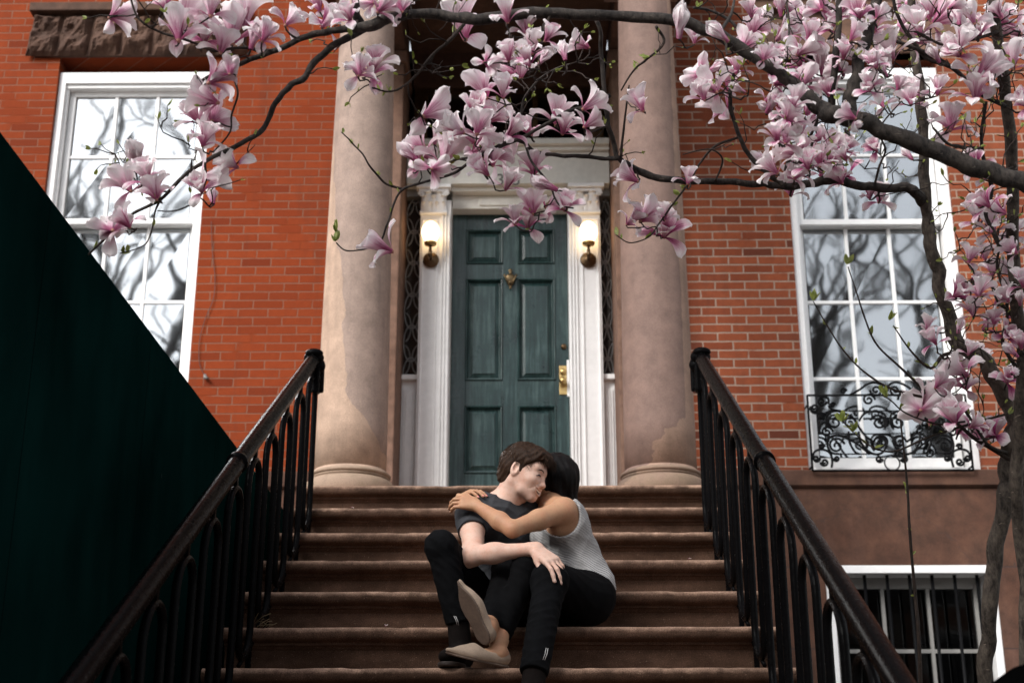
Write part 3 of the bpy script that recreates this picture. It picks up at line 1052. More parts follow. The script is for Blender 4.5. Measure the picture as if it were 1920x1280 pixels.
# ---- railings
def railing(xr, side, lab):
    root = empty('railing', (xr, nos(0), top(0)))
    tag(root, lab, 'railing', 'iron railings of the stoop')
    yt = 6.71
    yb_ = nos(-10)
    def rz(y): return CZ + 2.255 + (y - 6.71) * (RI / T)
    # moulded handrail profile swept along the slope
    prof = []
    for (dx, dz) in ((-.036, -.012), (-.038, .004), (-.030, .022), (-.014, .034), (0, .037), (.014, .034), (.030, .022), (.038, .004), (.036, -.012), (.026, -.020), (.026, -.034), (.016, -.040), (-.016, -.040), (-.026, -.034), (-.026, -.020)):
        prof.append((dx * .86, dz * .88))
    sl = math.atan(RI / T)
    v = []; f = []
    m = len(prof)
    ys = [yb_ + (yt - yb_) * i / 60 for i in range(61)]
    for i, y in enumerate(ys):
        w = 1 + .02 * mnoise.noise(Vector((y * 6, xr, 0)))
        for dx, dz in prof:
            v.append((xr + dx * w, y - dz * math.sin(sl), rz(y) + dz * math.cos(sl) * w))
    for i in range(60):
        for j in range(m):
            f.append((i * m + j, i * m + (j + 1) % m, (i + 1) * m + (j + 1) % m, (i + 1) * m + j))
    b = MB().add(v, f, True)
    b.add(v, [tuple(range(m)), tuple(60 * m + q for q in range(m))])
    for yj in (5.05, 3.2):      # raised joint collars
        z = rz(yj)
        dv = Vector((0, math.cos(sl), math.sin(sl)))
        b.tube([Vector((xr, yj, z)) - dv * .012, Vector((xr, yj, z)) + dv * .012], .0405, 18)
    b.build('handrail', M['iron'], root)
    # end cap: lumpy knob and the down turned end bracket behind it
    b = MB()
    b.ball((xr, yt + .005, rz(yt) + .005), .054, (.95, .8, .75))
    b.ball((xr + .004, yt - .02, rz(yt) + .022), .040, (1.15, .9, .6))
    b.ball((xr - .012 * side, yt + .03, rz(yt) - .03), .045, (1, .8, .9))
    b.bbox(xr - .02 - .014 * side, xr + .02 - .014 * side, yt - .005, yt + .05, rz(yt) - .175, rz(yt) - .01, .012)
    b.bbox(xr - .034 - .014 * side, xr + .034 - .014 * side, yt + .045, yt + .075, rz(yt) - .16, rz(yt) + .01, .012)
    o = b.build('end_cap', M['iron'], root)
    # one tall stadium loop on each step
    first = None
    for k in range(4, -11, -1):
        yc = nos(k) + .20
        ztop = rz(yc) - .055
        zbot = top(k) + .075 - .02
        hw, rb = .104, .0125
        if first is None:
            def loop_mesh():
                b = MB()
                ht = rz(nos(4) + .20) - .095 - (top(4) + .055)
                pts = []
                # sheared arcs: the crown follows the slope a little
                for i in range(13):
                    a = math.pi * i / 12
                    pts.append((0, -hw * math.cos(a), ht - hw + hw * 1.0 * math.sin(a) + .30 * (-hw * math.cos(a))))
                for i in range(13):
                    a = math.pi + math.pi * i / 12
                    pts.append((0, -hw * math.cos(a), hw + hw * math.sin(a) + .30 * (-hw * math.cos(a))))
                pts.append(pts[0]); pts.append(pts[1])
                # square section bars with a bead along the middle
                b.tube([Vector(p) for p in pts], rb * 1.02, 8, caps=False)
                b.tube([Vector(p) + Vector((side * -.008, 0, 0)) for p in pts], rb * .5, 6, caps=False)
                b.tube([Vector(p) + Vector((side * .008, 0, 0)) for p in pts], rb * .5, 6, caps=False)
                # leg down to the tread from the far bar, and the slanting foot brace
                b.bbox(-.010, .010, hw - .010, hw + .012, -.045, .16, .003)
                b.tube([Vector((0, -hw + .03, -.035)), Vector((0, hw, .045))], .009, 6)
                b.tube([Vector((0, hw, .045)), Vector((0, hw + T - 2 * hw + .02, .12))], .008, 6)
                b.bbox(-.022, .022, hw - .024, hw + .024, -.056, -.040, .004)
                # clip under the rail
                b.bbox(-.008, .008, -.012, .012, ht - .012, ht + .075, .003)
                me_o = b.build('loop_baluster', M['iron'])
                return me_o
            first = loop_mesh()
            me = first.data
            bpy.data.objects.remove(first)
            first = True
        o = bpy.data.objects.new('loop_baluster', me)
        COL.objects.link(o)
        o.parent = root
        o.matrix_basis = root.matrix_basis.inverted() @ Matrix.Translation((xr, yc, zbot))
    return root
railing(-1.066, -1, 'black iron railing of loops beside the green hoarding')
railing(.872, 1, 'black iron railing of loops on the basement window side')

# ---- window guard on the right window
def spiral(c, r, turns, a0, d, n=None):
    n = n or int(14 * turns)
    pts = []
    for i in range(n + 1):
        t = i / n
        a = a0 + d * t * turns * 2 * math.pi
        rr = r * (1 - .86 * t)
        pts.append(c + Vector((rr * math.cos(a), 0, rr * math.sin(a))))
    return pts
GD = 8.72
def gp(zx, zy, d=GD):
    return at(1500 + zx / 5.0526, 690 + zy / 5.0526, d)
gx0, gx1 = gp(85, 500).x, gp(1590, 500).x
gzt, gzb = gp(800, 255).z, gp(850, 968).z
gc = (gx0 + gx1) / 2
root = empty('window_guard', (gc, GD, gzb))
tag(root, 'black wrought iron scrollwork guard across the foot of the right window', 'window guard')
b = MB()
for pts in ([(gx0, gzb), (gx0, gzt), (gx1, gzt), (gx1, gzb), (gx0, gzb)],):
    for i in range(4):
        b.tube([(pts[i][0], GD, pts[i][1]), (pts[i + 1][0], GD, pts[i + 1][1])], .0075, 8)
zmid = gp(600, 405).z
zlow = gp(600, 812).z
b.tube([(gx0 + .13, GD, zmid), (gx1 - .13, GD, zmid)], .0045, 6)
b.tube([(gx0 + .14, GD, zlow), (gc - .09, GD, zlow)], .0045, 6)
b.tube([(gx1 - .14, GD, zlow), (gc + .09, GD, zlow)], .0045, 6)
for s in (-1, 1):
    for z in (gzb + .03, gzt - .06):
        xx = gx0 if s < 0 else gx1
        b.tube([(xx, GD, z), (xx, FD + .05, z)], .006, 6)
b.build('frame', M['ironflat'], root)
def sc_pt(zx, zy):
    return gp(zx, zy)
left = []
def spi(zx, zy, rz_, turns, a0, d, rad=.0078):
    c = sc_pt(zx, zy)
    left.append((spiral(c, rz_ / 5.0526 / 283, turns, a0, d), rad))
pi = math.pi
spi(330, 510, 78, 1.6, .2, 1); spi(345, 735, 78, 1.6, .2, 1)
spi(745, 515, 75, 1.6, pi * .9, -1); spi(765, 700, 62, 1.5, pi, -1)
spi(205, 315, 45, 1.5, 0, -1); spi(135, 375, 42, 1.5, pi, 1); spi(255, 605, 55, 1.5, 0, 1)
spi(155, 855, 34, 1.4, 0, -1); spi(232, 890, 38, 1.4, pi, 1); spi(345, 855, 28, 1.4, pi, 1); spi(208, 745, 28, 1.4, 0, 1)
spi(750, 860, 34, 1.4, 0, -1); spi(650, 300, 60, 1.5, 0, 1); spi(720, 210, 58, 1.5, pi, 1); spi(412, 218, 30, 1.4, 0, 1)
spi(310, 350, 26, 1.3, 0, 1); spi(205, 460, 24, 1.3, 0, 1)
def cv(pts, rad=.0078):
    P = [sc_pt(*q) for q in pts]
    out = []
    for i in range(len(P) - 1):
        p0 = P[max(i - 1, 0)]; p1 = P[i]; p2 = P[i + 1]; p3 = P[min(i + 2, len(P) - 1)]
        for k in range(8):
            t = k / 8
            out.append(.5 * ((2 * p1) + (-p0 + p2) * t + (2 * p0 - 5 * p1 + 4 * p2 - p3) * t * t + (-p0 + 3 * p1 - 3 * p2 + p3) * t ** 3))
    out.append(P[-1])
    left.append((out, rad))
cv([(408, 520), (390, 420), (330, 408), (262, 440), (255, 520), (300, 570)])
cv([(400, 420), (500, 470), (560, 560), (620, 640), (700, 700)])
cv([(265, 700), (290, 650), (370, 640), (460, 670), (560, 730), (660, 815)])
cv([(560, 500), (610, 430), (700, 410), (790, 430), (820, 510), (800, 580)])
cv([(460, 600), (470, 700), (520, 790), (560, 812)])
cv([(270, 640), (262, 740), (300, 800), (370, 812)])
cv([(555, 600), (580, 700), (640, 780), (720, 815), (790, 790), (828, 700), (800, 650), (740, 640)])
cv([(270, 340), (270, 290), (230, 272), (180, 280)])
cv([(100, 360), (110, 410), (160, 430), (230, 430), (250, 470), (240, 600)])
cv([(270, 350), (300, 390), (380, 402)])
cv([(470, 255), (560, 205), (640, 150), (710, 135), (770, 160), (790, 215)])
cv([(120, 850), (140, 790), (210, 770), (280, 800), (305, 870), (300, 940)])
cv([(185, 620), (190, 560), (220, 520), (280, 520)])
b = MB()
for pts, rad in left:
    b.tube(pts, rad, 6)
    b.tube([Vector((2 * gc - p.x, p.y, p.z)) for p in pts], rad, 6)
ring = spiral(Vector((gc, GD, sc_pt(850, 898).z)), 68 / 5.0526 / 283, 1, 0, 1, 28)
cc = Vector((gc, GD, sc_pt(850, 898).z))
b.tube([cc + Vector((math.cos(i * pi / 14), 0, math.sin(i * pi / 14))) * .048 for i in range(29)], .005, 6)
b.tube([(gc - .1, GD, zlow), (gc - .07, GD, zlow - .02), (gc, GD, zlow - .008), (gc + .07, GD, zlow - .02), (gc + .1, GD, zlow)], .005, 6)
b.build('scrollwork', M['ironflat'], root)

# ---- hoarding on the left
hd = NT('green_plywood')
p = hd.pos()
mp = hd.n('ShaderNodeMapping', {0: p, 3: (6, 1.2, .5)})
a = hd.noise(mp, 3, 6, .6)
bg = hd.noise(p, .9, 3)
sx = hd.n('ShaderNodeSeparateXYZ', {0: p})
seam = hd.math('LESS_THAN', hd.math('ABSOLUTE', hd.math('SUBTRACT', hd.math('FRACT', hd.math('DIVIDE', hd.math('ADD', sx.outputs[1], .35), 1.22)), .5)), .0022)
chip = hd.ramp(hd.noise(hd.n('ShaderNodeMapping', {0: p, 3: (9, 9, 2.5)}), 2.6, 5, .6), [(.735, (0, 0, 0)), (.75, (1, 1, 1))])
c = hd.ramp(hd.math('ADD', hd.math('MULTIPLY', a, .55), hd.math('MULTIPLY', bg, .45)), [(.35, (.0007, .0062, .0056)), (.65, (.0026, .0165, .0150))])
c = hd.mix(seam, c, (.001, .003, .003))
c = hd.mix(hd.math('MULTIPLY', chip, .6), c, (.12, .13, .11))
hd.fin(c, hd.ramp(bg, [(.3, (.6, .6, .6)), (.7, (.8, .8, .8))]), hd.bump(hd.math('ADD', a, hd.math('MULTIPLY', seam, -3)), .25, .004), Specular_IOR_Level=.0)
HX, HT = -1.45, CZ + 1.832
root = empty('hoarding', (HX, 5, 0))
tag(root, 'tall dark green plywood hoarding running along the left side of the stoop', 'hoarding')
MB().bbox(HX - .02, HX, 1.0, FD - .06, -.02, HT, .002).build('board', hd.m, root)
b = MB()
for i in range(7):
    y = 1.3 + i * 1.18
    b.box(HX - .11, HX - .021, y, y + .045, 0, HT - .05)
for z in (.3, 1.6, HT - .15):
    b.box(HX - .155, HX - .111, 1.0, FD - .06, z, z + .09)
b.build('studs', m_plain('raw_timber', (.30, .22, .13), .8, .2), root)

# ---- loose cable on the left wall
n_c = [(396, 415), (398, 470), (403, 520), (400, 560), (384, 600), (374, 640), (374, 680), (384, 705)]
pts = [at(x, y, FD - .012) for x, y in n_c]
root = empty('cable', pts[-1])
tag(root, 'thin black cable hanging loose on the orange brick wall', 'cable')
sm = []
for i in range(len(pts) - 1):
    p0 = pts[max(i - 1, 0)]; p1 = pts[i]; p2 = pts[i + 1]; p3 = pts[min(i + 2, len(pts) - 1)]
    for k in range(6):
        t = k / 6
        sm.append(.5 * ((2 * p1) + (-p0 + p2) * t + (2 * p0 - 5 * p1 + 4 * p2 - p3) * t * t + (-p0 + 3 * p1 - 3 * p2 + p3) * t ** 3))
sm.append(pts[-1])
MB().tube(sm, .0022, 6).build('wire', m_plain('cable_skin', (.05, .025, .02), .5), root)
e = pts[-1]
MB().tube([e + Vector((0, 0, .01)), e + Vector((.006, -.01, -.012)), e + Vector((.025, -.02, -.022))], [.009, .014, .008], 10).build('plug', m_plain('plug_grey', (.16, .15, .14), .5), root)

# ---- black domed newel in the lower right corner, close to the camera
nc = at(1990, 1222, 3.0)
root = empty('newel_post', (nc.x + .05, 3.0, 0))
tag(root, 'black domed iron newel, out of focus in the bottom right corner', 'newel post')
bz = nc.z
MB().lathe([(.10, 0), (.10, .05), (.06, .08), (.055, bz - .35), (.08, bz - .33), (.08, bz - .30)], (nc.x + .06, 3.0, 0), 24).build('shaft', M['iron'], root)
nmat = m_plain('matt_black', (.0015, .0015, .0015), .9, .2, Specular_IOR_Level=.0)
MB().lathe([(.08, bz - .30), (.2, bz - .24), (.262, bz - .16), (.262, bz - .135), (.23, bz - .075), (.16, bz - .03), (.08, bz - .006), (.015, bz)], (nc.x + .06, 3.0, 0), 40).build('domed_cap', nmat, root)

# ---- unseen terrace over the road behind the camera, added to block the low sky
def terrace(xc, w_, h_, mat, label):
    root = empty('unseen_row_house', (xc, -24, 0)); tag(root, label, 'house', 'unseen row houses added over the road to block low sky')
    b = MB(); y1 = -24
    wins = [(xc + (i - 1) * w_ / 3.2, z) for i in range(3) for z in (1.6, 4.9, 8.0)]
    b.box(xc - w_ / 2, xc + w_ / 2, y1 - 8, y1, 0, h_)
    b.build('wall', mat, root)
    MB().box(xc - w_ / 2 - .05, xc + w_ / 2 + .05, y1 + .002, y1 + .5, h_ - .5, h_ + .1).build('cornice', M['brown'], root)
    for (wx, wz) in wins:
        f_ = MB().bbox(wx - .6, wx + .6, y1 + .001, y1 + .08, wz, wz + 2.1, .02).build('window', M['shadewhite'], root)
        MB().bbox(wx - .5, wx + .5, y1 + .0815, y1 + .09, wz + .1, wz + 2.0, .003).build('pane', M['blackinside'], f_)
for i_, (xc, w_, h_, mt, lb) in enumerate(((-14, 7, 10.5, 'brickR', 'unseen red brick row house opposite, far left behind the camera'), (-6.9, 7, 10.9, 'brown', 'unseen brownstone row house opposite, left behind the camera'), (.2, 7, 10.3, 'brickL', 'unseen orange brick row house straight across the road'), (7.3, 7, 10.8, 'brickR', 'unseen red brick row house opposite, right behind the camera'), (14.4, 7, 10.6, 'brown', 'unseen brownstone row house opposite, far right behind the camera'))):
    terrace(xc, w_, h_, M[mt], lb)

# ---- sky and sun
w = bpy.data.worlds.new('World'); scn.world = w; w.use_nodes = True
nt = w.node_tree
bg = nt.nodes['Background']
sky = nt.nodes.new('ShaderNodeTexSky'); sky.sky_type = 'NISHITA'; sky.sun_disc = False
SE, SA = R(37), R(220)
sky.sun_elevation = SE; sky.sun_rotation = SA
sky.air_density = 1.2; sky.dust_density = 1.0; sky.ozone_density = 1.0
hs = nt.nodes.new('ShaderNodeHueSaturation'); hs.inputs['Saturation'].default_value = .22
nt.links.new(sky.outputs[0], hs.inputs['Color'])
# overcast: the zenith is brighter than the horizon
tc = nt.nodes.new('ShaderNodeTexCoord'); sp = nt.nodes.new('ShaderNodeSeparateXYZ'); nt.links.new(tc.outputs['Generated'], sp.inputs[0])
cm = nt.nodes.new('ShaderNodeMapRange'); nt.links.new(sp.outputs[2], cm.inputs[0])
for i_, v_ in ((1, -.05), (2, .6), (3, .75), (4, 1.05)): cm.inputs[i_].default_value = v_
mm = nt.nodes.new('ShaderNodeVectorMath'); mm.operation = 'SCALE'
nt.links.new(hs.outputs[0], mm.inputs[0]); nt.links.new(cm.outputs[0], mm.inputs['Scale'])
nt.links.new(mm.outputs[0], bg.inputs[0])
bg.inputs[1].default_value = .15
sd = bpy.data.lights.new('sun', 'SUN'); sd.energy = 2.1; sd.angle = R(26); sd.color = (1, .975, .94)
so = bpy.data.objects.new('sun', sd); COL.objects.link(so)
# sky texture: rotation measured from +Y clockwise; light comes from that direction
dirv = Vector((math.sin(SA) * math.cos(SE), math.cos(SA) * math.cos(SE), math.sin(SE)))
so.rotation_euler = dirv.to_track_quat('Z', 'Y').to_euler()
scn.view_settings.view_transform = 'Standard'
scn.view_settings.look = 'None'
scn.view_settings.exposure = 1.0
scn.view_settings.gamma = 1
scn.cycles.max_bounces = 8
scn.cycles.transparent_max_bounces = 24
scn.cycles.use_denoising = True
# ------------------------------------------------------------------ magnolia
def m_bark(name, a, b, sc=1.0):
    n = NT(name)
    p = n.pos()
    mp = n.n('ShaderNodeMapping', {0: p, 3: (1, 1, .45)})
    f = n.noise(mp, 70 * sc, 6, .7)
    g_ = n.noise(p, 9 * sc, 4, .6)
    len_ = n.ramp(n.noise(n.n('ShaderNodeMapping', {0: p, 3: (.7, .7, 2.4)}), 48, 2, .5), [(.68, (0, 0, 0)), (.72, (1, 1, 1))])
    c = n.ramp(n.math('ADD', n.math('MULTIPLY', f, .6), n.math('MULTIPLY', g_, .4)), [(.40, a), (.62, b)])
    c = n.mix(n.math('MULTIPLY', len_, .5), c, tuple(min(1, x * 2.6) for x in b))
    return n.fin(c, .82, n.bump(n.math('ADD', f, n.math('MULTIPLY', g_, .6)), .9, .005), Specular_IOR_Level=.3)
M['bark'] = m_bark('dark_bark', (.007, .005, .0045), (.062, .050, .042))
M['bark2'] = m_bark('trunk_bark', (.015, .011, .008), (.105, .084, .066))
M['twig'] = m_bark('twig_bark', (.012, .008, .006), (.045, .029, .022), 2)

nt_ = NT('magnolia_petal')
uv = nt_.n('ShaderNodeUVMap')
s_ = nt_.n('ShaderNodeSeparateXYZ', {0: uv.outputs[0]})
u, t = s_.outputs[0], s_.outputs[1]
oi = nt_.n('ShaderNodeObjectInfo')
geo = nt_.n('ShaderNodeNewGeometry')
rndp = nt_.math('ADD', geo.outputs['Random Per Island'], 0)
fltone = nt_.math('ADD', nt_.math('MULTIPLY', nt_.math('SUBTRACT', oi.outputs['Random'], .5), .22), nt_.math('MULTIPLY', nt_.math('SUBTRACT', nt_.noise(nt_.pos(), 4.5, 2), .5), .5))
vv = nt_.n('ShaderNodeCombineXYZ', {0: nt_.math('MULTIPLY', u, 15.0), 1: nt_.math('MULTIPLY', t, 1.6), 2: nt_.math('MULTIPLY', rndp, 30)})
vein = nt_.noise(vv, 1.3, 3, .6)
vein = nt_.ramp(vein, [(.42, (0, 0, 0)), (.62, (1, 1, 1))])
blot = nt_.noise(nt_.pos(), 35, 3)
mid = nt_.math('SUBTRACT', 1.0, nt_.math('MULTIPLY', nt_.math('ABSOLUTE', nt_.math('SUBTRACT', u, .5)), 2))
dep = nt_.math('ADD', t, nt_.math('MULTIPLY', nt_.math('SUBTRACT', blot, .5), .35))
dep = nt_.math('SUBTRACT', dep, nt_.math('MULTIPLY', nt_.math('MULTIPLY', vein, mid), .34))
dep = nt_.math('SUBTRACT', dep, nt_.math('MULTIPLY', nt_.math('SUBTRACT', rndp, .5), .24))
dep = nt_.math('ADD', dep, fltone)
outc = nt_.ramp(dep, [(.02, (.25, .025, .11)), (.22, (.43, .10, .23)), (.42, (.63, .30, .42)), (.60, (.84, .62, .69)), (.82, (.93, .87, .87))])
inc = nt_.ramp(dep, [(.0, (.42, .09, .20)), (.20, (.64, .31, .43)), (.42, (.84, .65, .71)), (.75, (.91, .85, .85))])
c = nt_.mix(geo.outputs['Backfacing'], outc, inc)
tipb = nt_.math('MULTIPLY', nt_.math('GREATER_THAN', nt_.math('ADD', t, nt_.math('MULTIPLY', blot, .1)), 1.005), nt_.math('GREATER_THAN', rndp, .8))
c = nt_.mix(nt_.math('MULTIPLY', tipb, .7), c, (.42, .26, .12))
df = nt_.n('ShaderNodeBsdfPrincipled', {'Base Color': c, 'Roughness': .55, 'Specular IOR Level': .25, 'Normal': nt_.bump(vein, .25, .002)})
tl = nt_.n('ShaderNodeBsdfTranslucent', {'Color': c})
mx = nt_.n('ShaderNodeMixShader', {0: .34, 1: df, 2: tl})
nt_.t.links.new(mx.outputs[0], nt_.out.inputs[0])
M['petal'] = nt_.m
M['petal'].use_backface_culling = False
lfm = NT('young_leaf')
a = lfm.noise(lfm.pos(), 60, 3)
c = lfm.ramp(a, [(.35, (.16, .20, .035)), (.65, (.33, .37, .09))])
df = lfm.n('ShaderNodeBsdfPrincipled', {'Base Color': c, 'Roughness': .5})
tl = lfm.n('ShaderNodeBsdfTranslucent', {'Color': c})
mx = lfm.n('ShaderNodeMixShader', {0: .3, 1: df, 2: tl})
lfm.t.links.new(mx.outputs[0], lfm.out.inputs[0])
M['leaf'] = lfm.m
M['stamen'] = m_plain('stamen', (.45, .20, .16), .7, .3, 200)


def petal_mesh(rnd, L, W, th0, th1, az, cup, V, F, UV, twist=0.0, seed=0, tipdroop=0.0):
    nt_n, nu = 9, 6
    base = len(V)
    z = 0.0; r = .004
    cx, cz = r, z
    prev = 0
    for j in range(nt_n + 1):
        t = j / nt_n
        th = th0 + (th1 - th0) * t ** 1.35 + tipdroop * max(0, t - .75) ** 2 * 16
        if j:
            ds = L / nt_n
            cx += math.sin(th) * ds
            cz += math.cos(th) * ds
        w = W * 1.16 * (.16 + .84 * math.sin(min(1, t * .98 + .02) ** 1.25 * math.pi * .5) ** 1.3)
        if t > .62: w *= max(.04, 1 - ((t - .62) / .38) ** 2.3)
        nx, nz = -math.cos(th), math.sin(th)          # towards the axis
        tw = twist * t
        for i in range(nu + 1):
            uu = i / nu * 2 - 1
            c_ = cup * w * (uu * uu) - .002
            wav = .0035 * t * math.sin(uu * 4 + seed) + .003 * t * t * math.sin(t * 7 + seed * 2.1 + uu * 3)
            lx = cx + nx * (c_ + wav)
            lz = cz + nz * (c_ + wav) + .002 * uu * tw
            ly = w * uu * math.cos(cup * abs(uu) * .6)
            lx2 = lx + ly * math.sin(tw) * .6
            ly2 = ly * math.cos(tw)
            ca, sa = math.cos(az), math.sin(az)
            V.append((lx2 * ca - ly2 * sa, lx2 * sa + ly2 * ca, lz))
            UV.append(((uu + 1) / 2, t))
    for j in range(nt_n):
        for i in range(nu):
            a = base + j * (nu + 1) + i
            F.append((a, a + nu + 1, a + nu + 2, a + 1))


def flower_mesh(seed):
    rnd = random.Random(seed)
    V = []; F = []; UV = []
    openn = [.15, .5, .8, .35, 1.0, .6, .25, .9, .45, .7][seed % 10]
    a0 = rnd.uniform(0, 6.28)
    for k in range(3):      # inner, upright
        petal_mesh(rnd, rnd.uniform(.070, .084), rnd.uniform(.021, .027), R(2), R(rnd.uniform(10, 30) + 34 * openn), a0 + k * 2.094 + rnd.uniform(-.25, .25), rnd.uniform(.5, .8), V, F, UV, rnd.uniform(-.3, .3), rnd.uniform(0, 6), rnd.uniform(-.3, .5))
    for k in range(3):      # middle
        petal_mesh(rnd, rnd.uniform(.078, .092), rnd.uniform(.021, .027), R(8 + 10 * openn), R(rnd.uniform(25, 45) + 45 * openn), a0 + 1.05 + k * 2.094 + rnd.uniform(-.3, .3), rnd.uniform(.3, .6), V, F, UV, rnd.uniform(-.5, .5), rnd.uniform(0, 6), rnd.uniform(-.2, .8))
    for k in range(3):      # outer, falling
        if rnd.random() < .12: continue
        petal_mesh(rnd, rnd.uniform(.070, .088), rnd.uniform(.018, .024), R(30 + 35 * openn), R(rnd.uniform(85, 140) + 30 * openn), a0 + .4 + k * 2.094 + rnd.uniform(-.35, .35), rnd.uniform(.05, .4), V, F, UV, rnd.uniform(-.7, .7), rnd.uniform(0, 6), rnd.uniform(-.2, .6))
    nf = len(F)
    # stamen cone
    mb = MB()
    mb.lathe([(.004, -.006), (.0055, 0), (.0065, .008), (.0045, .018), (.002, .026), (.0005, .03)], seg=8)
    b = len(V)
    V += mb.v
    UV += [(.5, 0)] * len(mb.v)
    F += [tuple(i + b for i in f) for f in mb.f]
    me = bpy.data.meshes.new('flower')
    me.from_pydata([tuple(v) for v in V], [], F)
    me.materials.append(M['petal']); me.materials.append(M['stamen'])
    me.polygons.foreach_set('use_smooth', [True] * len(F))
    me.polygons.foreach_set('material_index', [0] * nf + [1] * (len(F) - nf))
    ul = me.uv_layers.new(name='UVMap')
    li = np.empty(len(me.loops), dtype=np.int32)
    me.loops.foreach_get('vertex_index', li)
    arr = np.array(UV, dtype=np.float32)[li]
    ul.data.foreach_set('uv', arr.ravel())
    me.update()
    return me


def bud_mesh(seed):
    rnd = random.Random(seed); V = []; F = []; UV = []
    a0 = rnd.uniform(0, 6.28); op = rnd.uniform(0, 1)
    for k in range(6):
        petal_mesh(rnd, rnd.uniform(.070, .085), rnd.uniform(.020, .025), R(8 + 6 * op), R(-14 + 30 * op * (k % 2)), a0 + k * 1.047, .75, V, F, UV, rnd.uniform(-.2, .2), rnd.uniform(0, 6), -.3)
    me = bpy.data.meshes.new('flower')
    me.from_pydata([tuple(v) for v in V], [], F)
    me.materials.append(M['petal']); me.materials.append(M['stamen'])
    me.polygons.foreach_set('use_smooth', [True] * len(F))
    ul = me.uv_layers.new(name='UVMap')
    li = np.empty(len(me.loops), dtype=np.int32); me.loops.foreach_get('vertex_index', li)
    ul.data.foreach_set('uv', np.array(UV, dtype=np.float32)[li].ravel())
    me.update()
    return me
FLM = [flower_mesh(i) for i in range(22)] + [bud_mesh(100 + i) for i in range(3)]
tz0 = atz(1850, 1300, 5.0)
tree = empty('magnolia_tree', (tz0.x, tz0.y, 0))
tag(tree, 'magnolia in full pink bloom with a dark limb arching over the stoop', 'tree')

SAMP = []      # (px, py, Z, pos, radius)
def cr(P, n=6):
    out = []
    for i in range(len(P) - 1):
        p0 = P[max(i - 1, 0)]; p1 = P[i]; p2 = P[i + 1]; p3 = P[min(i + 2, len(P) - 1)]
        for k in range(n):
            t = k / n
            out.append(tuple(.5 * ((2 * b) + (-a + c) * t + (2 * a - 5 * b + 4 * c - d) * t * t + (-a + 3 * b - 3 * c + d) * t ** 3) for a, b, c, d in zip(p0, p1, p2, p3)))
    out.append(P[-1])
    return out


def branch(pts, z0, z1, w0, w1, name='branch', mat='bark', seg=10, mb=None, knob=.15, ws=None):
    """pts in photo pixels; depth runs z0..z1; widths in photo pixels"""
    n = len(pts)
    P = []
    for i, p in enumerate(pts):
        t = i / (n - 1)
        P.append((p[0], p[1], z0 + (z1 - z0) * t, (ws[i] if ws else w0 + (w1 - w0) * t)))
    Q = cr(P)
    wp = []; rr = []
    sd = P[0][0] * .01
    for i, q in enumerate(Q):
        z = q[2] + .03 * mnoise.noise(Vector((i * .13, sd, 0)))
        p = atz(q[0], q[1], z)
        rad = q[3] / 2 * z / FPX
        rad *= 1 + knob * (mnoise.noise(Vector((i * .45, sd, 3))) + max(0, mnoise.noise(Vector((i * .9, sd, 9))) - .35) * 3)
        p = p + Vector((mnoise.noise(Vector((i * .3, sd, 1))), 0, mnoise.noise(Vector((i * .3, sd, 2))))) * rad * .6
        wp.append(p); rr.append(max(rad, .0012))
        SAMP.append((q[0], q[1], z, p, rad))
    if mb is not None:
        mb.tube(wp, rr, seg)
        return
    return MB().tube(wp, rr, seg).build(name, M[mat], tree)


LIMB = [(1990, 362), (1920, 340), (1850, 322), (1780, 292), (1700, 262), (1640, 238), (1570, 216), (1535, 200), (1500, 168), (1450, 130), (1400, 98), (1340, 62), (1280, 42), (1200, 33), (1100, 28), (1000, 25), (900, 37), (850, 31), (760, 28), (700, 48), (640, 56), (600, 62), (560, 75), (510, 98), (460, 115), (410, 137), (365, 158)]
LW = [46, 46, 44, 42, 41, 39, 44, 38, 31, 30, 29, 28, 27, 26, 25, 26, 28, 25, 23, 27, 17, 16, 14, 13, 12, 11, 8]
branch(LIMB, 4.1, 4.25, 0, 0, 'limb', 'bark', 14, ws=[w_ * .80 for w_ in LW])
branch([(700, 46), (650, 72), (600, 105), (570, 145), (540, 165), (515, 195), (495, 240), (460, 265), (400, 295), (350, 325), (300, 375), (250, 400), (205, 440), (165, 478)], 4.25, 4.2, 15, 4)
branch([(672, 50), (668, 20), (662, -30)], 4.25, 4.2, 18, 13)
branch([(752, 30), (768, 0), (780, -30)], 4.25, 4.2, 10, 7)
branch([(1556, 214), (1562, 150), (1570, 60), (1577, -30)], 4.25, 4.3, 15, 11)
branch([(1588, 216), (1597, 180), (1605, 140), (1625, 70), (1655, -30)], 4.22, 4.3, 30, 18)
branch([(1842, 1340), (1849, 1250), (1856, 1143), (1870, 1037), (1885, 950), (1893, 880), (1900, 830), (1896, 770), (1873, 720), (1851, 677), (1815, 655), (1793, 641), (1778, 600), (1761, 530), (1750, 476), (1741, 430), (1735, 380), (1733, 300), (1730, 200), (1718, 100), (1707, -30)], 5.0, 5.1, 0, 0, 'trunk', 'bark2', 14, ws=[w_ * .86 for w_ in (34, 33, 33, 34, 36, 40, 44, 38, 36, 33, 33, 32, 29, 28, 28, 27, 24, 22, 22, 20, 16)])
branch([(1960, 1340), (1935, 1180), (1914, 1000), (1905, 900), (1912, 800), (1915, 700), (1908, 560), (1902, 460), (1898, 316), (1883, 169), (1870, 60), (1862, -30)], 4.9, 4.6, 0, 0, 'trunk', 'bark2', 12, ws=[24, 24, 24, 24, 24, 24, 24, 24, 23, 22, 21, 20])
branch([(1917, 1330), (1919, 1100), (1921, 860)], 4.8, 4.9, 14, 11, 'trunk', 'bark2')
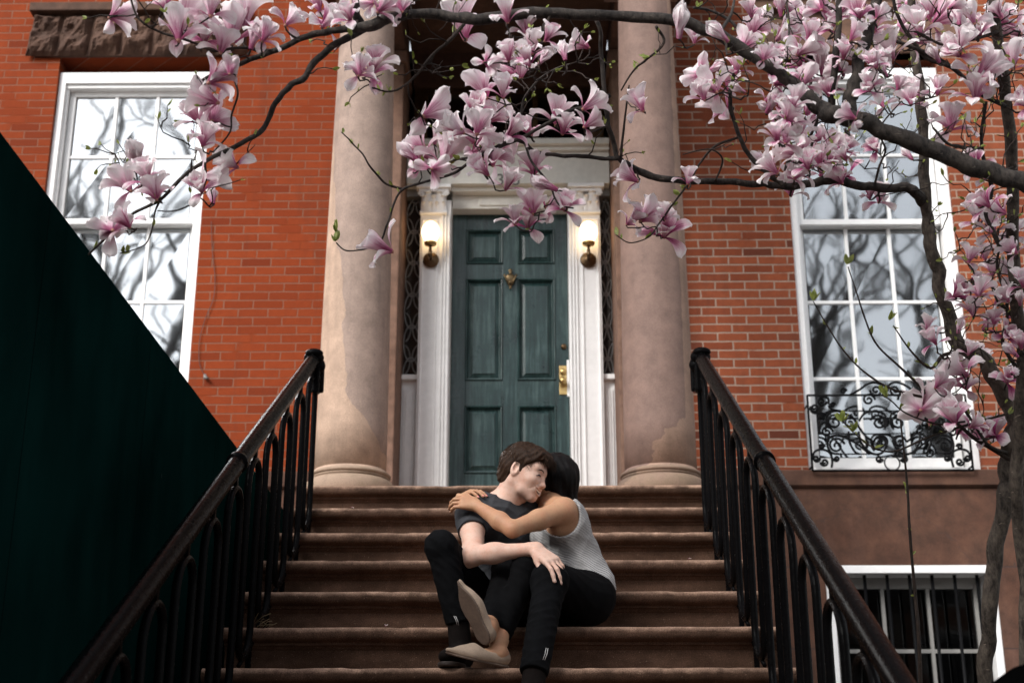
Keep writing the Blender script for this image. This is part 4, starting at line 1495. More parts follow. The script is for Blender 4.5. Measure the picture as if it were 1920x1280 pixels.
branch([(1735, 382), (1715, 362), (1690, 352), (1640, 352), (1600, 345), (1560, 337), (1520, 345), (1470, 350), (1430, 345), (1380, 342), (1300, 340), (1240, 335), (1200, 322), (1170, 303), (1158, 296)], 5.08, 4.7, 0, 0, ws=[22, 20, 18, 17, 16, 18, 15, 14, 13, 13, 13, 13, 14, 12, 11])
branch([(1160, 300), (1150, 270), (1140, 230), (1132, 170), (1128, 110), (1126, 60), (1110, 20)], 4.7, 4.6, 10, 7)
branch([(1160, 298), (1120, 296), (1080, 293), (1040, 290), (1005, 285), (985, 270), (970, 262)], 4.7, 4.7, 8, 7)
branch([(1145, 180), (1100, 200), (1060, 212), (1010, 240), (970, 262), (930, 280), (880, 305), (850, 325), (800, 340), (756, 355), (740, 380), (726, 420), (715, 450), (690, 465), (650, 470), (630, 455)], 4.68, 4.6, 8, 2.5)
branch([(756, 355), (725, 345), (700, 320), (680, 290), (655, 262), (640, 248)], 4.65, 4.6, 5, 2, 'branch', 'twig')
branch([(970, 262), (940, 270), (910, 285), (880, 295), (850, 300)], 4.68, 4.6, 6, 4)
branch([(985, 270), (995, 300), (1010, 320), (1030, 345), (1040, 370), (1050, 385), (1075, 390)], 4.68, 4.55, 5, 3)
branch([(970, 262), (975, 220), (985, 180), (1010, 150), (1040, 130), (1070, 120)], 4.68, 4.6, 6, 3)
branch([(1470, 348), (1440, 325), (1405, 290), (1385, 255), (1370, 200), (1372, 160), (1385, 115), (1400, 80), (1370, 40), (1330, 20), (1300, 15)], 4.8, 4.7, 10, 5)
branch([(1385, 257), (1340, 275), (1310, 310), (1290, 345), (1260, 385), (1235, 420), (1215, 445), (1180, 455), (1155, 440)], 4.78, 4.7, 5, 2, 'branch', 'twig')
branch([(1340, 340), (1355, 300), (1330, 280), (1280, 290)], 4.8, 4.7, 4, 2, 'branch', 'twig')
branch([(1230, 50), (1245, 80), (1215, 110), (1190, 130), (1165, 170)], 4.4, 4.5, 6, 3, 'branch', 'twig')
branch([(1165, 295), (1170, 230), (1180, 160)], 4.7, 4.65, 6, 3, 'branch', 'twig')
branch([(870, 45), (840, 80), (815, 100), (790, 130), (760, 160), (730, 172), (700, 165)], 4.3, 4.2, 7, 3, 'branch', 'twig')
branch([(510, 95), (450, 90), (400, 95), (350, 75), (300, 60), (260, 35), (240, -20)], 4.2, 4.1, 6, 4, 'branch', 'twig')
branch([(420, 120), (440, 150), (445, 180), (435, 215), (430, 250), (400, 285)], 4.25, 4.2, 5, 3, 'branch', 'twig')
branch([(300, 375), (290, 400), (285, 430), (270, 460), (225, 475)], 4.2, 4.2, 4, 2, 'branch', 'twig')
branch([(385, 305), (385, 340), (370, 375), (330, 395), (295, 395)], 4.2, 4.2, 5, 2, 'branch', 'twig')
branch([(1897, 865), (1820, 815), (1780, 780), (1740, 740), (1690, 690), (1640, 640), (1610, 560), (1590, 500)], 5.0, 4.9, 8, 2, 'shoot', 'twig')
branch([(1740, 745), (1680, 732), (1630, 705), (1580, 655), (1545, 600), (1525, 565)], 4.95, 4.9, 5, 2, 'shoot', 'twig')
branch([(1815, 655), (1770, 665), (1745, 690), (1710, 660), (1675, 610)], 5.0, 4.9, 9, 2, 'shoot', 'twig')
branch([(1810, 790), (1760, 795), (1700, 775), (1670, 750), (1655, 742)], 5.0, 4.9, 4, 2, 'shoot', 'twig')
branch([(1890, 775), (1800, 800), (1740, 820), (1680, 845), (1640, 840), (1600, 810), (1580, 788)], 5.0, 4.9, 5, 2, 'shoot', 'twig')
branch([(1728, 1330), (1722, 1200), (1714, 1100), (1705, 980), (1700, 900), (1690, 800), (1687, 765)], 5.2, 5.2, 8, 2.5, 'shoot', 'twig')
branch([(1900, 480), (1870, 450), (1850, 400), (1860, 350), (1845, 300), (1840, 250), (1850, 190)], 4.7, 4.6, 10, 6)
branch([(1840, 280), (1800, 275), (1775, 268), (1750, 240)], 4.65, 4.6, 8, 4)
branch([(1885, 200), (1830, 170), (1790, 130), (1740, 110), (1700, 60), (1680, 20), (1670, -30)], 4.6, 4.5, 9, 6)
branch([(1870, 60), (1820, 75), (1770, 85), (1720, 60)], 4.6, 4.5, 7, 4)
branch([(1800, 140), (1760, 110), (1700, 85), (1640, 60), (1600, 30), (1570, 10)], 4.6, 4.4, 8, 6)
branch([(1540, 205), (1520, 160), (1525, 110), (1540, 60), (1560, -20)], 4.3, 4.5, 7, 4)
branch([(1500, 165), (1470, 160), (1460, 110), (1480, 60), (1470, -20)], 4.3, 4.6, 7, 4)
branch([(1345, 62), (1370, 30), (1380, -20)], 4.3, 4.5, 7, 4)
branch([(1470, 350), (1480, 300), (1510, 270), (1530, 230), (1540, 180)], 4.85, 4.7, 8, 4)
branch([(1905, 600), (1870, 560), (1850, 520), (1810, 545), (1790, 560)], 4.75, 4.7, 8, 4)
branch([(1912, 700), (1880, 640), (1890, 580), (1870, 500), (1880, 440)], 4.8, 4.7, 8, 4)
branch([(1890, 850), (1850, 830), (1810, 770), (1780, 740)], 5.0, 4.9, 7, 4)
branch([(1640, 345), (1650, 310), (1660, 280), (1650, 240), (1690, 190)], 5.0, 4.9, 5, 2.5, 'branch', 'twig')

NB = len(SAMP)
FL = [(225, 25, 90), (330, 48, 105), (460, 20, 115), (385, 62, 105), (545, 38, 80), (350, 20, 115), (440, 50, 120), (475, 70, 95), (300, -5, 80), (500, 60, 75), (395, 10, 100), (420, 78, 85),
      (415, 145, 95), (385, 180, 100), (402, 222, 95), (358, 215, 85), (430, 305, 85), (395, 335, 100), (400, 372, 75), (372, 350, 75), (430, 130, 70), (385, 255, 80),
      (255, 290, 115), (230, 335, 95), (290, 350, 85), (205, 430, 95), (225, 408, 75), (272, 322, 85), (190, 445, 60),
      (620, 35, 90), (650, 20, 75), (720, 10, 75), (700, 115, 100), (678, 125, 75), (865, 40, 115), (600, 5, 65), (950, 22, 75), (690, 5, 60), (745, 15, 60),
      (810, 210, 105), (900, 165, 90), (975, 110, 105), (955, 88, 75), (1000, 75, 75), (1090, 85, 65), (1060, 100, 75), (785, 268, 85), (765, 290, 85), (835, 285, 98), (870, 250, 95), (900, 232, 90), (930, 215, 85), (960, 240, 75), (915, 270, 80), (905, 315, 78), (940, 290, 85), (955, 335, 72), (1000, 305, 75), (985, 240, 65), (1042, 205, 85), (1060, 232, 78), (1110, 190, 82), (1108, 228, 62), (1195, 190, 85), (1022, 350, 82), (1000, 378, 82), (988, 405, 82), (1063, 378, 75), (965, 405, 65), (1035, 385, 65), (945, 160, 75), (1030, 62, 65), (985, 50, 65), (885, 200, 75), (850, 235, 85), (820, 250, 80), (800, 300, 70), (955, 125, 80), (1020, 105, 65),
      (715, 455, 95), (1175, 325, 82), (1210, 400, 88), (1252, 425, 88), (1190, 412, 62), (1290, 325, 62), (1245, 395, 60),
      (1275, 40, 112), (1310, 140, 75), (1332, 160, 85), (1345, 195, 92), (1318, 175, 65), (1382, 120, 65), (1350, 65, 92), (1400, 80, 75), (1430, 45, 85), (1370, 155, 75), (1340, 130, 65), (1385, 165, 60), (1300, 70, 60),
      (1470, 60, 85), (1500, 30, 75), (1520, 90, 92), (1490, 110, 85), (1450, 190, 85), (1470, 150, 65), (1480, 212, 85), (1500, 240, 85), (1450, 250, 75), (1442, 305, 78), (1470, 285, 85), (1500, 312, 78), (1530, 292, 75), (1560, 270, 75), (1590, 275, 62), (1482, 345, 70), (1425, 298, 60), (1520, 60, 75), (1560, 40, 65), (1610, 20, 75), (1600, 60, 65), (1540, 120, 85), (1510, 145, 75), (1555, 160, 65), (1650, 190, 58), (1690, 160, 52), (1640, 270, 55), (1650, 368, 62), (1628, 362, 52), (1670, 90, 92), (1690, 60, 85), (1655, 130, 65), (1700, 290, 52), (1720, 45, 85), (1780, 222, 98), (1770, 30, 112), (1880, 50, 125), (1850, 130, 112), (1830, 160, 92), (1902, 110, 85), (1820, 30, 75), (1740, 10, 75), (1460, 15, 75), (1540, 10, 65), (1400, 15, 65), (1790, 90, 75), (1755, 100, 65), (1915, 190, 65), (1430, 100, 62), (1410, 50, 70), (1490, 180, 70), (1520, 205, 62), (1535, 255, 65), (1505, 275, 65), (1455, 225, 62), (1580, 90, 65), (1625, 110, 62), (1580, 20, 60), (1640, 40, 70), (1480, 260, 66), (1540, 320, 58), (1700, 20, 70), (1480, 85, 66), (1565, 130, 60), (1800, 10, 66), (1600, 240, 50), (1450, 130, 60),
      (1840, 372, 75), (1828, 402, 75), (1872, 390, 65), (1860, 422, 75), (1882, 452, 65), (1830, 302, 65), (1852, 322, 62), (1890, 500, 65), (1800, 547, 75), (1840, 540, 70), (1872, 560, 65), (1902, 590, 65), (1820, 572, 65), (1892, 540, 62), (1910, 640, 62), (1890, 622, 55), (1860, 500, 60), (1750, 628, 60), (1738, 608, 52), (1900, 700, 62), (1905, 430, 60), (1850, 470, 60), (1830, 520, 60), (1895, 660, 60), (1915, 560, 55),
      (1790, 690, 90), (1770, 740, 92), (1740, 745, 85), (1720, 770, 85), (1782, 772, 85), (1850, 815, 85), (1872, 800, 72), (1760, 715, 65), (1812, 722, 62), (1800, 795, 65), (1900, 765, 52), (1835, 790, 60), (1750, 780, 70)]
_r = random.Random(77)
for (xa, xb, ya, yb, n_, sz) in ((1430, 1700, 0, 210, 16, 60), (1440, 1590, 200, 330, 12, 64), (1700, 1915, 0, 190, 14, 74), (1800, 1915, 340, 720, 14, 58), (780, 1010, 190, 320, 3, 70), (900, 1100, 20, 160, 2, 60)):
    for _ in range(n_): FL.append((_r.uniform(xa, xb), _r.uniform(ya, yb), sz * _r.uniform(.85, 1.1)))
rnd = random.Random(11)
flowers = []
tw = MB()
buds = MB()


def leafbud(p, d, s):
    """small pair of unfolding leaves"""
    for q in range(rnd.choice((1, 2, 2, 3))):
        a = (d + Vector((rnd.uniform(-1, 1), rnd.uniform(-1, 1), rnd.uniform(-.2, .9))) * .55).normalized()
        side = a.cross(Vector((rnd.uniform(-1, 1), rnd.uniform(-1, 1), rnd.uniform(-1, 1)))).normalized()
        up = a.cross(side)
        L = s * rnd.uniform(.7, 1.3)
        V = []; F = []
        n = 6
        for j in range(n + 1):
            t = j / n
            w = L * .22 * math.sin(math.pi * min(1, t * .93 + .05)) ** .8
            c = p + a * (L * t) + up * (.18 * L * t * t)
            V += [c - side * w + up * w * .5, c, c + side * w + up * w * .5]
        for j in range(n):
            for i in range(2):
                k = j * 3 + i
                F.append((k, k + 1, k + 4, k + 3))
        buds.add(V, F, True)


def twig(p0, p1, r0, r1, wob=.12, seg=6, end_dir=None, bud=.0):
    L = (p1 - p0).length
    n = max(4, int(L / .022))
    off = [Vector((0, 0, 0))]
    for i in range(n):
        off.append(off[-1] * .72 + Vector((rnd.uniform(-1, 1), rnd.uniform(-1, 1), rnd.uniform(-1, 1))) * L * wob * .5)
    pts = []
    for i in range(n + 1):
        t = i / n
        b = p0.lerp(p1, t)
        if end_dir is not None: b = b - end_dir * (L * .35 * (t * (1 - t)) * 1.6)
        pts.append(b + off[i] * math.sin(math.pi * t))
    rr = [(r0 + (r1 - r0) * i / n) * (1 + .25 * (rnd.random() - .4)) for i in range(n + 1)]
    tw.tube(pts, rr, seg)
    if bud:
        for i in range(2, n):
            if rnd.random() < bud:
                d = Vector((rnd.uniform(-1, 1), rnd.uniform(-1, 1), rnd.uniform(-.3, 1))).normalized()
                leafbud(pts[i], d, rnd.uniform(.010, .018))
    return pts


def nearest(px, py, lim, exclude_small=False):
    best = None; bd = 1e9
    for s in SAMP[:lim]:
        d = (s[0] - px) ** 2 + (s[1] - py) ** 2
        if exclude_small and s[4] < .002: d *= 1.3
        if d < bd: bd = d; best = s
    return best


order = sorted(range(len(FL)), key=lambda i: -FL[i][2])
for oi_, idx in enumerate(order):
    px, py, size = FL[idx]
    px += rnd.uniform(-4, 4); py += rnd.uniform(-4, 4)
    size *= 1.2 if 740 < px < 1140 else 1.15
    s = nearest(px, py + 12, len(SAMP))
    z = s[2] + rnd.uniform(-.22, .16)
    sc = size * z / FPX / .150
    az = rnd.uniform(0, 6.283)
    tilt = R(rnd.choice((12, 25, 38, 50, 62, 75)) + rnd.uniform(-6, 6))
    ax = Vector((math.sin(tilt) * math.cos(az), math.sin(tilt) * math.sin(az) * .9 - .25, math.cos(tilt))).normalized()
    if idx in (75,): ax = Vector((.25, -.6, .55)).normalized()
    c = atz(px, py, z)
    base = c - ax * .035 * sc
    me = FLM[rnd.randrange(len(FLM))]
    flowers.append((size, me, base, ax, sc * rnd.uniform(.94, 1.06), rnd.uniform(0, 6.28)))
    st = base - ax * .004
    pts = twig(s[3], st, min(.0040, max(.0022, s[4] * .6)), .0024, .14, end_dir=ax, bud=.06)
    # small green bract at the flower's foot
    if rnd.random() < .45: leafbud(st, ax, .022)
    for i, q in enumerate(pts[1:-1]):
        if i % 2 == 0:
            v = CROT.inverted() @ (q - CLOC)
            zz = -v.z
            SAMP.append((960 + v.x / zz * FPX, 640 - v.y / zz * FPX, zz, q, .0022))

# free twigs, dense to the right, with young leaves at their ends
regions = [((1420, 1910), (0, 330), 130), ((1780, 1915), (300, 820), 75), ((1300, 1440), (20, 300), 14), ((760, 1130), (20, 330), 40), ((200, 520), (20, 440), 26), ((560, 900), (0, 160), 14), ((1600, 1760), (320, 460), 6)]
for (xa, xb), (ya, yb), cnt in regions:
    for _ in range(cnt):
        px, py = rnd.uniform(xa, xb), rnd.uniform(ya, yb)
        s = nearest(px, py, len(SAMP))
        a = rnd.uniform(0, 6.28)
        L = rnd.uniform(25, 85)
        q = atz(s[0] + L * math.cos(a), s[1] - abs(L * math.sin(a)) * rnd.choice((1, 1, -.6)), s[2] + rnd.uniform(-.15, .15))
        pts = twig(s[3], q, .0024, .0014, .2, 5, bud=.08)
        leafbud(pts[-1], (pts[-1] - pts[-2]).normalized(), rnd.uniform(.014, .024))
        for i, k in enumerate(pts[2:-1]):
            if i % 2 == 0:
                v = CROT.inverted() @ (k - CLOC)
                zz = -v.z
                SAMP.append((960 + v.x / zz * FPX, 640 - v.y / zz * FPX, zz, k, .0018))
                if rnd.random() < .3:
                    d = Vector((rnd.uniform(-1, 1), rnd.uniform(-.6, .6), rnd.uniform(-.5, 1))).normalized() * rnd.uniform(.03, .07)
                    p2 = twig(k, k + d, .0015, .0009, .2, 5)
                    if rnd.random() < .5: leafbud(p2[-1], d.normalized(), .014)
# leaves along the long shoots
for s in SAMP[:NB]:
    if s[4] < .0065 and rnd.random() < .16 and (s[0] > 1500 and s[1] > 480 or 600 < s[0] < 760 or 1150 < s[0] < 1340 or s[0] < 300):
        leafbud(s[3], Vector((rnd.uniform(-1, 1), rnd.uniform(-.5, .5), rnd.uniform(0, 1))).normalized(), rnd.uniform(.018, .030))
for (px, py, z) in ((630, 435, 4.6), (628, 452, 4.6), (1588, 495, 4.9), (1525, 563, 4.9), (1660, 740, 4.9), (1668, 600, 4.9), (1580, 790, 4.9), (1600, 808, 4.9)):
    for q in range(3): leafbud(atz(px, py, z), Vector((rnd.uniform(-.6, .6), 0, 1)).normalized(), .034)
o = tw.build('twigs', M['twig'], tree); o['kind'] = 'stuff'
o = buds.build('young_leaves', M['leaf'], tree); o['kind'] = 'stuff'

flowers.sort(key=lambda f: -f[0])
inv = tree.matrix_basis.inverted()
def fm(f):
    _, me, base, ax, sc, rot = f
    q = ax.to_track_quat('Z', 'Y').to_matrix().to_4x4()
    return Matrix.Translation(base) @ q @ Matrix.Rotation(rot, 4, 'Z') @ Matrix.Scale(sc, 4)
for f in flowers[:100]:
    o = bpy.data.objects.new('flower', f[1])
    COL.objects.link(o)
    o.parent = tree
    o.matrix_basis = inv @ fm(f)
# the smaller ones as one mass
bm = bmesh.new()
for f in flowers[100:]:
    me = f[1].copy()
    me.transform(fm(f))
    bm.from_mesh(me)
    bpy.data.meshes.remove(me)
me = bpy.data.meshes.new('small_flowers')
bm.to_mesh(me); bm.free()
me.materials.append(M['petal']); me.materials.append(M['stamen'])
o = link('small_flowers', me, None, tree); o['kind'] = 'stuff'

# ---- what has dropped on the steps: single petals, a leaf scrap, wisps of straw by the left railing
rnd = random.Random(5)
PET = []
for i, (px, py, k, wh) in enumerate(((722, 1176, 1, 'beside the left end of the second step'), (560, 1112, 2, 'left of the couple, under the third nosing'), (655, 954, 5, 'high up left of the couple'), (1205, 1177, 1, 'just right of the seated woman'), (1290, 1053, 3, 'near the right railing, mid flight'), (1340, 1178, 1, 'by the right railing, low down'), (600, 1250, 0, 'on the lowest step in view, left'), (1180, 1250, 0, 'on the lowest step in view, right'))[:0] + ((722, 1176, 1, 'left of the couple, beside their shoes'), (655, 954, 5, 'high up left of the couple'), (1290, 1053, 3, 'near the right railing, mid flight'))):
    V = []; F = []; UV = []
    petal_mesh(rnd, .05, .017, R(70), R(100), 0, .35, V, F, UV, .2, i)
    me = bpy.data.meshes.new('fallen_petal')
    me.from_pydata([tuple(v) for v in V], [], F)
    me.materials.append(M['petal'])
    ul = me.uv_layers.new(name='UVMap'); li = np.empty(len(me.loops), dtype=np.int32); me.loops.foreach_get('vertex_index', li)
    ul.data.foreach_set('uv', np.array(UV, dtype=np.float32)[li].ravel())
    o = bpy.data.objects.new('fallen_petal', me); COL.objects.link(o)
    o.location = (X(px, py, nos(k) + .02), nos(k) + .03, top(k) + .006)
    o.rotation_euler = (rnd.uniform(-.1, .1), rnd.uniform(-.15, .15), rnd.uniform(0, 6.28))
    o.scale = (rnd.uniform(.3, .5),) * 3
    tag(o, 'small pale magnolia petal dropped on a step, ' + wh, 'petal', 'petals dropped on the steps')
b = MB()
for i in range(9):
    p0 = Vector((X(rnd.uniform(468, 505), 1172, nos(1)), nos(1) + rnd.uniform(.0, .08), top(1) + .006 + rnd.uniform(0, .01)))
    d = Vector((rnd.uniform(-1, 1), rnd.uniform(-.3, .3), rnd.uniform(-.02, .45))).normalized() * rnd.uniform(.04, .10)
    b.tube([p0, p0 + d * .5 + Vector((0, 0, rnd.uniform(0, .01))), p0 + d], .0012, 4)
o = b.build('straw', m_plain('dry_straw', (.17, .12, .06), .8, .2))
recenter(o); tag(o, 'wisps of dry straw on a step beside the left railing', 'straw', kind='stuff')
b = MB()
for sx_ in (-1.17, ):
    for k in range(-1, 4):
        for i in range(10):
            c_ = Vector((X(0, 0, 1) * 0 + SL + rnd.uniform(.01, .10), nos(k) + rnd.uniform(.08, .3), top(k) + .008))
            a_ = rnd.uniform(0, 6.28); u_ = Vector((math.cos(a_), math.sin(a_), rnd.uniform(-.2, .4))); w_ = Vector((-math.sin(a_), math.cos(a_), rnd.uniform(-.3, .3)))
            L = rnd.uniform(.012, .024)
            b.add([c_ - u_ * L, c_ + w_ * L * .6 + Vector((0, 0, .006)), c_ + u_ * L, c_ - w_ * L * .6], [(0, 1, 2), (0, 2, 3)], False)
o = b.build('dry_leaves', m_plain('dry_leaf', (.17, .09, .035), .9, .4, 60))
recenter(o); tag(o, 'brown dry leaves gathered along the left ends of the steps', 'leaves', kind='stuff')

# ---- bare street trees across the road behind the camera: they are what the panes mirror
def street_tree(x, y, h, seed, label):
    rn = random.Random(seed)
    root = empty('bare_tree', (x, y, 0))
    tag(root, label, 'tree')
    tr_, cw = MB(), MB()
    def grow(p, d, L, r, depth):
        n = 5
        pts = [p]; rr = [r]
        for i in range(n):
            d = (d + Vector((rn.uniform(-1, 1), rn.uniform(-1, 1), rn.uniform(-.45, .7))) * .17).normalized()
            p = p + d * L / n
            pts.append(p); rr.append(r * (1 - .30 * (i + 1) / n))
        (tr_ if depth == 0 else cw).tube(pts, rr, 8 if depth < 2 else (5 if depth < 4 else 3), caps=depth < 2)
        if depth >= 5: return
        k = 3
        for i in range(k):
            ax = Vector((rn.uniform(-1, 1), rn.uniform(-1, 1), rn.uniform(-.2, .6))).normalized()
            nd = (d * rn.uniform(.45, 1) + ax * rn.uniform(.5, .95)).normalized()
            j = rn.choice((2, 3, 4, 5)) if i else 5
            grow(pts[j], nd, L * rn.uniform(.62, .84), rr[j] * rn.uniform(.62, .84), depth + 1)
    grow(Vector((x, y, 0)), Vector((0, 0, 1)), h * .22, h * .020, 0)
    tr_.build('trunk', M['bark2'], root)
    cw.build('bare_crown', M['bark'], root)
street_tree(6.6, -6.5, 24, 3, 'bare street tree behind the camera, mirrored in the right window')
street_tree(-6.4, -7.5, 24, 13, 'bare street tree behind the camera, mirrored in the left window')
street_tree(-9.6, -11, 30, 17, 'very tall bare tree over the road, left behind the camera')
street_tree(9.6, -11.0, 30, 5, 'tall bare tree further along the road behind the camera')
# ------------------------------------------------------------------ figures: one smooth surface per body, grown from blended tapered limbs
def V3(p): return np.array([p[0], p[1], p[2]], dtype=np.float64)
def J(px, py, D, z=None):
    p = at(px, py, D)
    return np.array([p.x, p.y, p.z if z is None else z])
def unit(v):
    v = np.asarray(v, dtype=np.float64)
    return v / np.linalg.norm(v)


def cap(a, b, ra, rb):
    a = np.asarray(a, float); b = np.asarray(b, float); ba = b - a; L2 = max(1e-12, float(ba @ ba))
    def f(p):
        h = np.clip((p - a) @ ba / L2, 0, 1)
        q = p - a - h[:, None] * ba
        return np.sqrt((q * q).sum(1)) - (ra + (rb - ra) * h)
    return f


def ell(c, r, Rm=None):
    """Rm rows are the local axes"""
    c = np.asarray(c, float); r = np.asarray(r, float)
    def f(p):
        q = p - c
        if Rm is not None: q = q @ np.asarray(Rm).T
        k0 = np.sqrt(((q / r) ** 2).sum(1))
        k1 = np.sqrt(((q / (r * r)) ** 2).sum(1)) + 1e-9
        return np.where(k0 < 1e-6, -r.min(), k0 * (k0 - 1) / k1)
    return f


def smin(a, b, k):
    h = np.clip(.5 + .5 * (b - a) / k, 0, 1)
    return b * (1 - h) + a * h - k * h * (1 - h)
def smax(a, b, k): return -smin(-a, -b, k)


def field(items):
    """items: (fn, k) unions, (fn, k, 'cut') carve, (fn,k,'int') intersect"""
    def f(p):
        d = None
        for it in items:
            v = it[0](p)
            if d is None: d = v
            elif len(it) == 2: d = smin(d, v, it[1])
            elif it[2] == 'cut': d = smax(d, -v, it[1])
            else: d = smax(d, v, it[1])
        return d
    return f


def surf(fn, lo, hi, h):
    lo = np.asarray(lo, float); hi = np.asarray(hi, float)
    B = 6
    nb = np.ceil((hi - lo) / (h * B)).astype(int)
    n = nb * B + 1
    ctr = np.stack(np.meshgrid(*[(np.arange(k) + .5) * B * h for k in nb], indexing='ij'), -1).reshape(-1, 3) + lo
    dc = fn(ctr)
    act = np.abs(dc) < B * h * 1.35
    val = np.repeat(np.repeat(np.repeat(np.where(dc < 0, -1., 1.).reshape(nb), B, 0), B, 1), B, 2).astype(np.float32)
    val = np.pad(val, ((0, 1),) * 3, mode='edge')
    loc = np.stack(np.meshgrid(*[np.arange(B + 1)] * 3, indexing='ij'), -1).reshape(-1, 3)
    ai = np.argwhere(act.reshape(nb))
    for s in range(0, len(ai), 2000):
        idx = (ai[s:s + 2000, None, :] * B + loc[None]).reshape(-1, 3)
        d = fn(idx * h + lo)
        val[idx[:, 0], idx[:, 1], idx[:, 2]] = d
    ins = val < 0
    c = np.zeros(tuple(n - 1), np.int8)
    for i in (0, 1):
        for j in (0, 1):
            for k in (0, 1):
                c += ins[i:n[0] - 1 + i, j:n[1] - 1 + j, k:n[2] - 1 + k]
    cells = np.argwhere((c > 0) & (c < 8))
    ids = -np.ones(tuple(n - 1), np.int32)
    ids[cells[:, 0], cells[:, 1], cells[:, 2]] = np.arange(len(cells))
    acc = np.zeros((len(cells), 3)); cnt = np.zeros(len(cells))
    cor = [(i, j, k) for i in (0, 1) for j in (0, 1) for k in (0, 1)]
    for a in cor:
        for ax in range(3):
            if a[ax]: continue
            b = list(a); b[ax] = 1
            va = val[cells[:, 0] + a[0], cells[:, 1] + a[1], cells[:, 2] + a[2]]
            vb = val[cells[:, 0] + b[0], cells[:, 1] + b[1], cells[:, 2] + b[2]]
            m = (va < 0) != (vb < 0)
            t = np.where(m, va / (va - vb + 1e-12), 0)
            pt = np.array(a, float)[None] + np.zeros((len(cells), 3))
            pt[:, ax] += t
            acc[m] += pt[m]; cnt[m] += 1
    co = (cells + acc / cnt[:, None]) * h + lo
    quads = []
    for ax in range(3):
        o1, o2 = [(1, 2), (2, 0), (0, 1)][ax]
        sl0 = [slice(None)] * 3; sl1 = [slice(None)] * 3
        sl0[ax] = slice(0, -1); sl1[ax] = slice(1, None)
        A = ins[tuple(sl0)]; Bv = ins[tuple(sl1)]
        e = np.argwhere(A != Bv)
        e = e[(e[:, o1] > 0) & (e[:, o2] > 0) & (e[:, o1] < n[o1] - 1) & (e[:, o2] < n[o2] - 1)]
        fl = A[e[:, 0], e[:, 1], e[:, 2]]
        q = []
        for (d1, d2) in ((1, 1), (0, 1), (0, 0), (1, 0)):
            w = e.copy(); w[:, o1] -= d1; w[:, o2] -= d2
            q.append(ids[w[:, 0], w[:, 1], w[:, 2]])
        q = np.stack(q, 1)
        q[~fl] = q[~fl][:, ::-1]
        quads.append(q)
    F = np.concatenate(quads)
    F = F[(F >= 0).all(1)]
    return co, F


def sdf_obj(name, items, lo, hi, h, mat, parent, smooth_it=1, post=None):
    fn = items if callable(items) else field(items)
    co, F = surf(fn, lo, hi, h)
    if post is not None: co = post(co)
    me = bpy.data.meshes.new(name)
    me.vertices.add(len(co)); me.vertices.foreach_set('co', co.astype(np.float32).ravel())
    me.loops.add(F.size); me.loops.foreach_set('vertex_index', F.ravel().astype(np.int32))
    me.polygons.add(len(F)); me.polygons.foreach_set('loop_start', np.arange(0, F.size, 4, dtype=np.int32))
    me.polygons.foreach_set('use_smooth', np.ones(len(F), dtype=bool))
    me.update(calc_edges=True)
    me.validate()
    o = link(name, me, mat, parent)
    if smooth_it:
        m = o.modifiers.new('smooth', 'SMOOTH'); m.factor = .5; m.iterations = smooth_it
    return o


def frame(f, up):
    """rows: forward, up, side(right)"""
    f = unit(f); u = np.asarray(up, float); u = unit(u - f * (u @ f)); s = np.cross(f, u)
    return np.array([f, u, s])


TIPS = []
def hand(W, kn, nrm, curl, size, spread=.22, thumb=None, r=.0082, side=1, k_in=None):
    """W wrist, kn middle knuckle, nrm points out of the back of the hand; curl = 3 joint angles for each of four fingers
    side = +1: index finger lies towards nrm x d"""
    W = np.asarray(W, float); kn = np.asarray(kn, float)
    d = unit(kn - W); n_ = unit(np.asarray(nrm, float) - d * (np.asarray(nrm, float) @ d)); l = np.cross(n_, d) * side
    it = []
    plen = np.linalg.norm(kn - W)
    offs = (.030, .010, -.010, -.029)
    lens = ((.040, .024, .020), (.044, .028, .021), (.041, .026, .020), (.032, .020, .018))
    for i, o in enumerate(offs):
        kp = W + d * plen * (1.0, 1.02, .98, .9)[i] * 1.0 + l * o * size + n_ * (-.003 * abs(i - 1))
        it.append((cap(W + l * o * .45 * size, kp, .0165 * size, .0115 * size), .014))
        a = 0.0
        p = kp; dd = unit(d + l * (o * spread * 18))
        for j in range(3):
            a += R(curl[i][j])
            v = dd * math.cos(a) - n_ * math.sin(a)
            q = p + v * lens[i][j] * size
            rr = r * size * (1.12, 1.02, .95, .86)[j]; r2 = r * size * (1.02, .95, .86)[j]
            it.append((cap(p, q, rr, r2), .0035 if j or i else .004))
            p = q
        tn = dd * math.sin(a) + n_ * math.cos(a)
        TIPS.append((q + tn * r2 * .80, v, tn, r2))
    # thumb from the side of the palm near its base
    th = thumb or (.8, .55, .0)
    b0 = W + d * plen * .28 + l * .022 * size
    v1 = unit(d * th[0] + l * th[1] - n_ * (.25 + th[2]))
    v2 = unit(d * (th[0] + .35) + l * th[1] * .35 - n_ * (.3 + th[2]))
    b1 = b0 + v1 * .038 * size; b2 = b1 + unit(v1 + v2) * .030 * size; b3 = b2 + v2 * .024 * size
    it += [(cap(b0, b1, .0150 * size, .0118 * size), .012), (cap(b1, b2, .0112 * size, .0100 * size), .004), (cap(b2, b3, .0100 * size, .0082 * size), .004)]
    return it


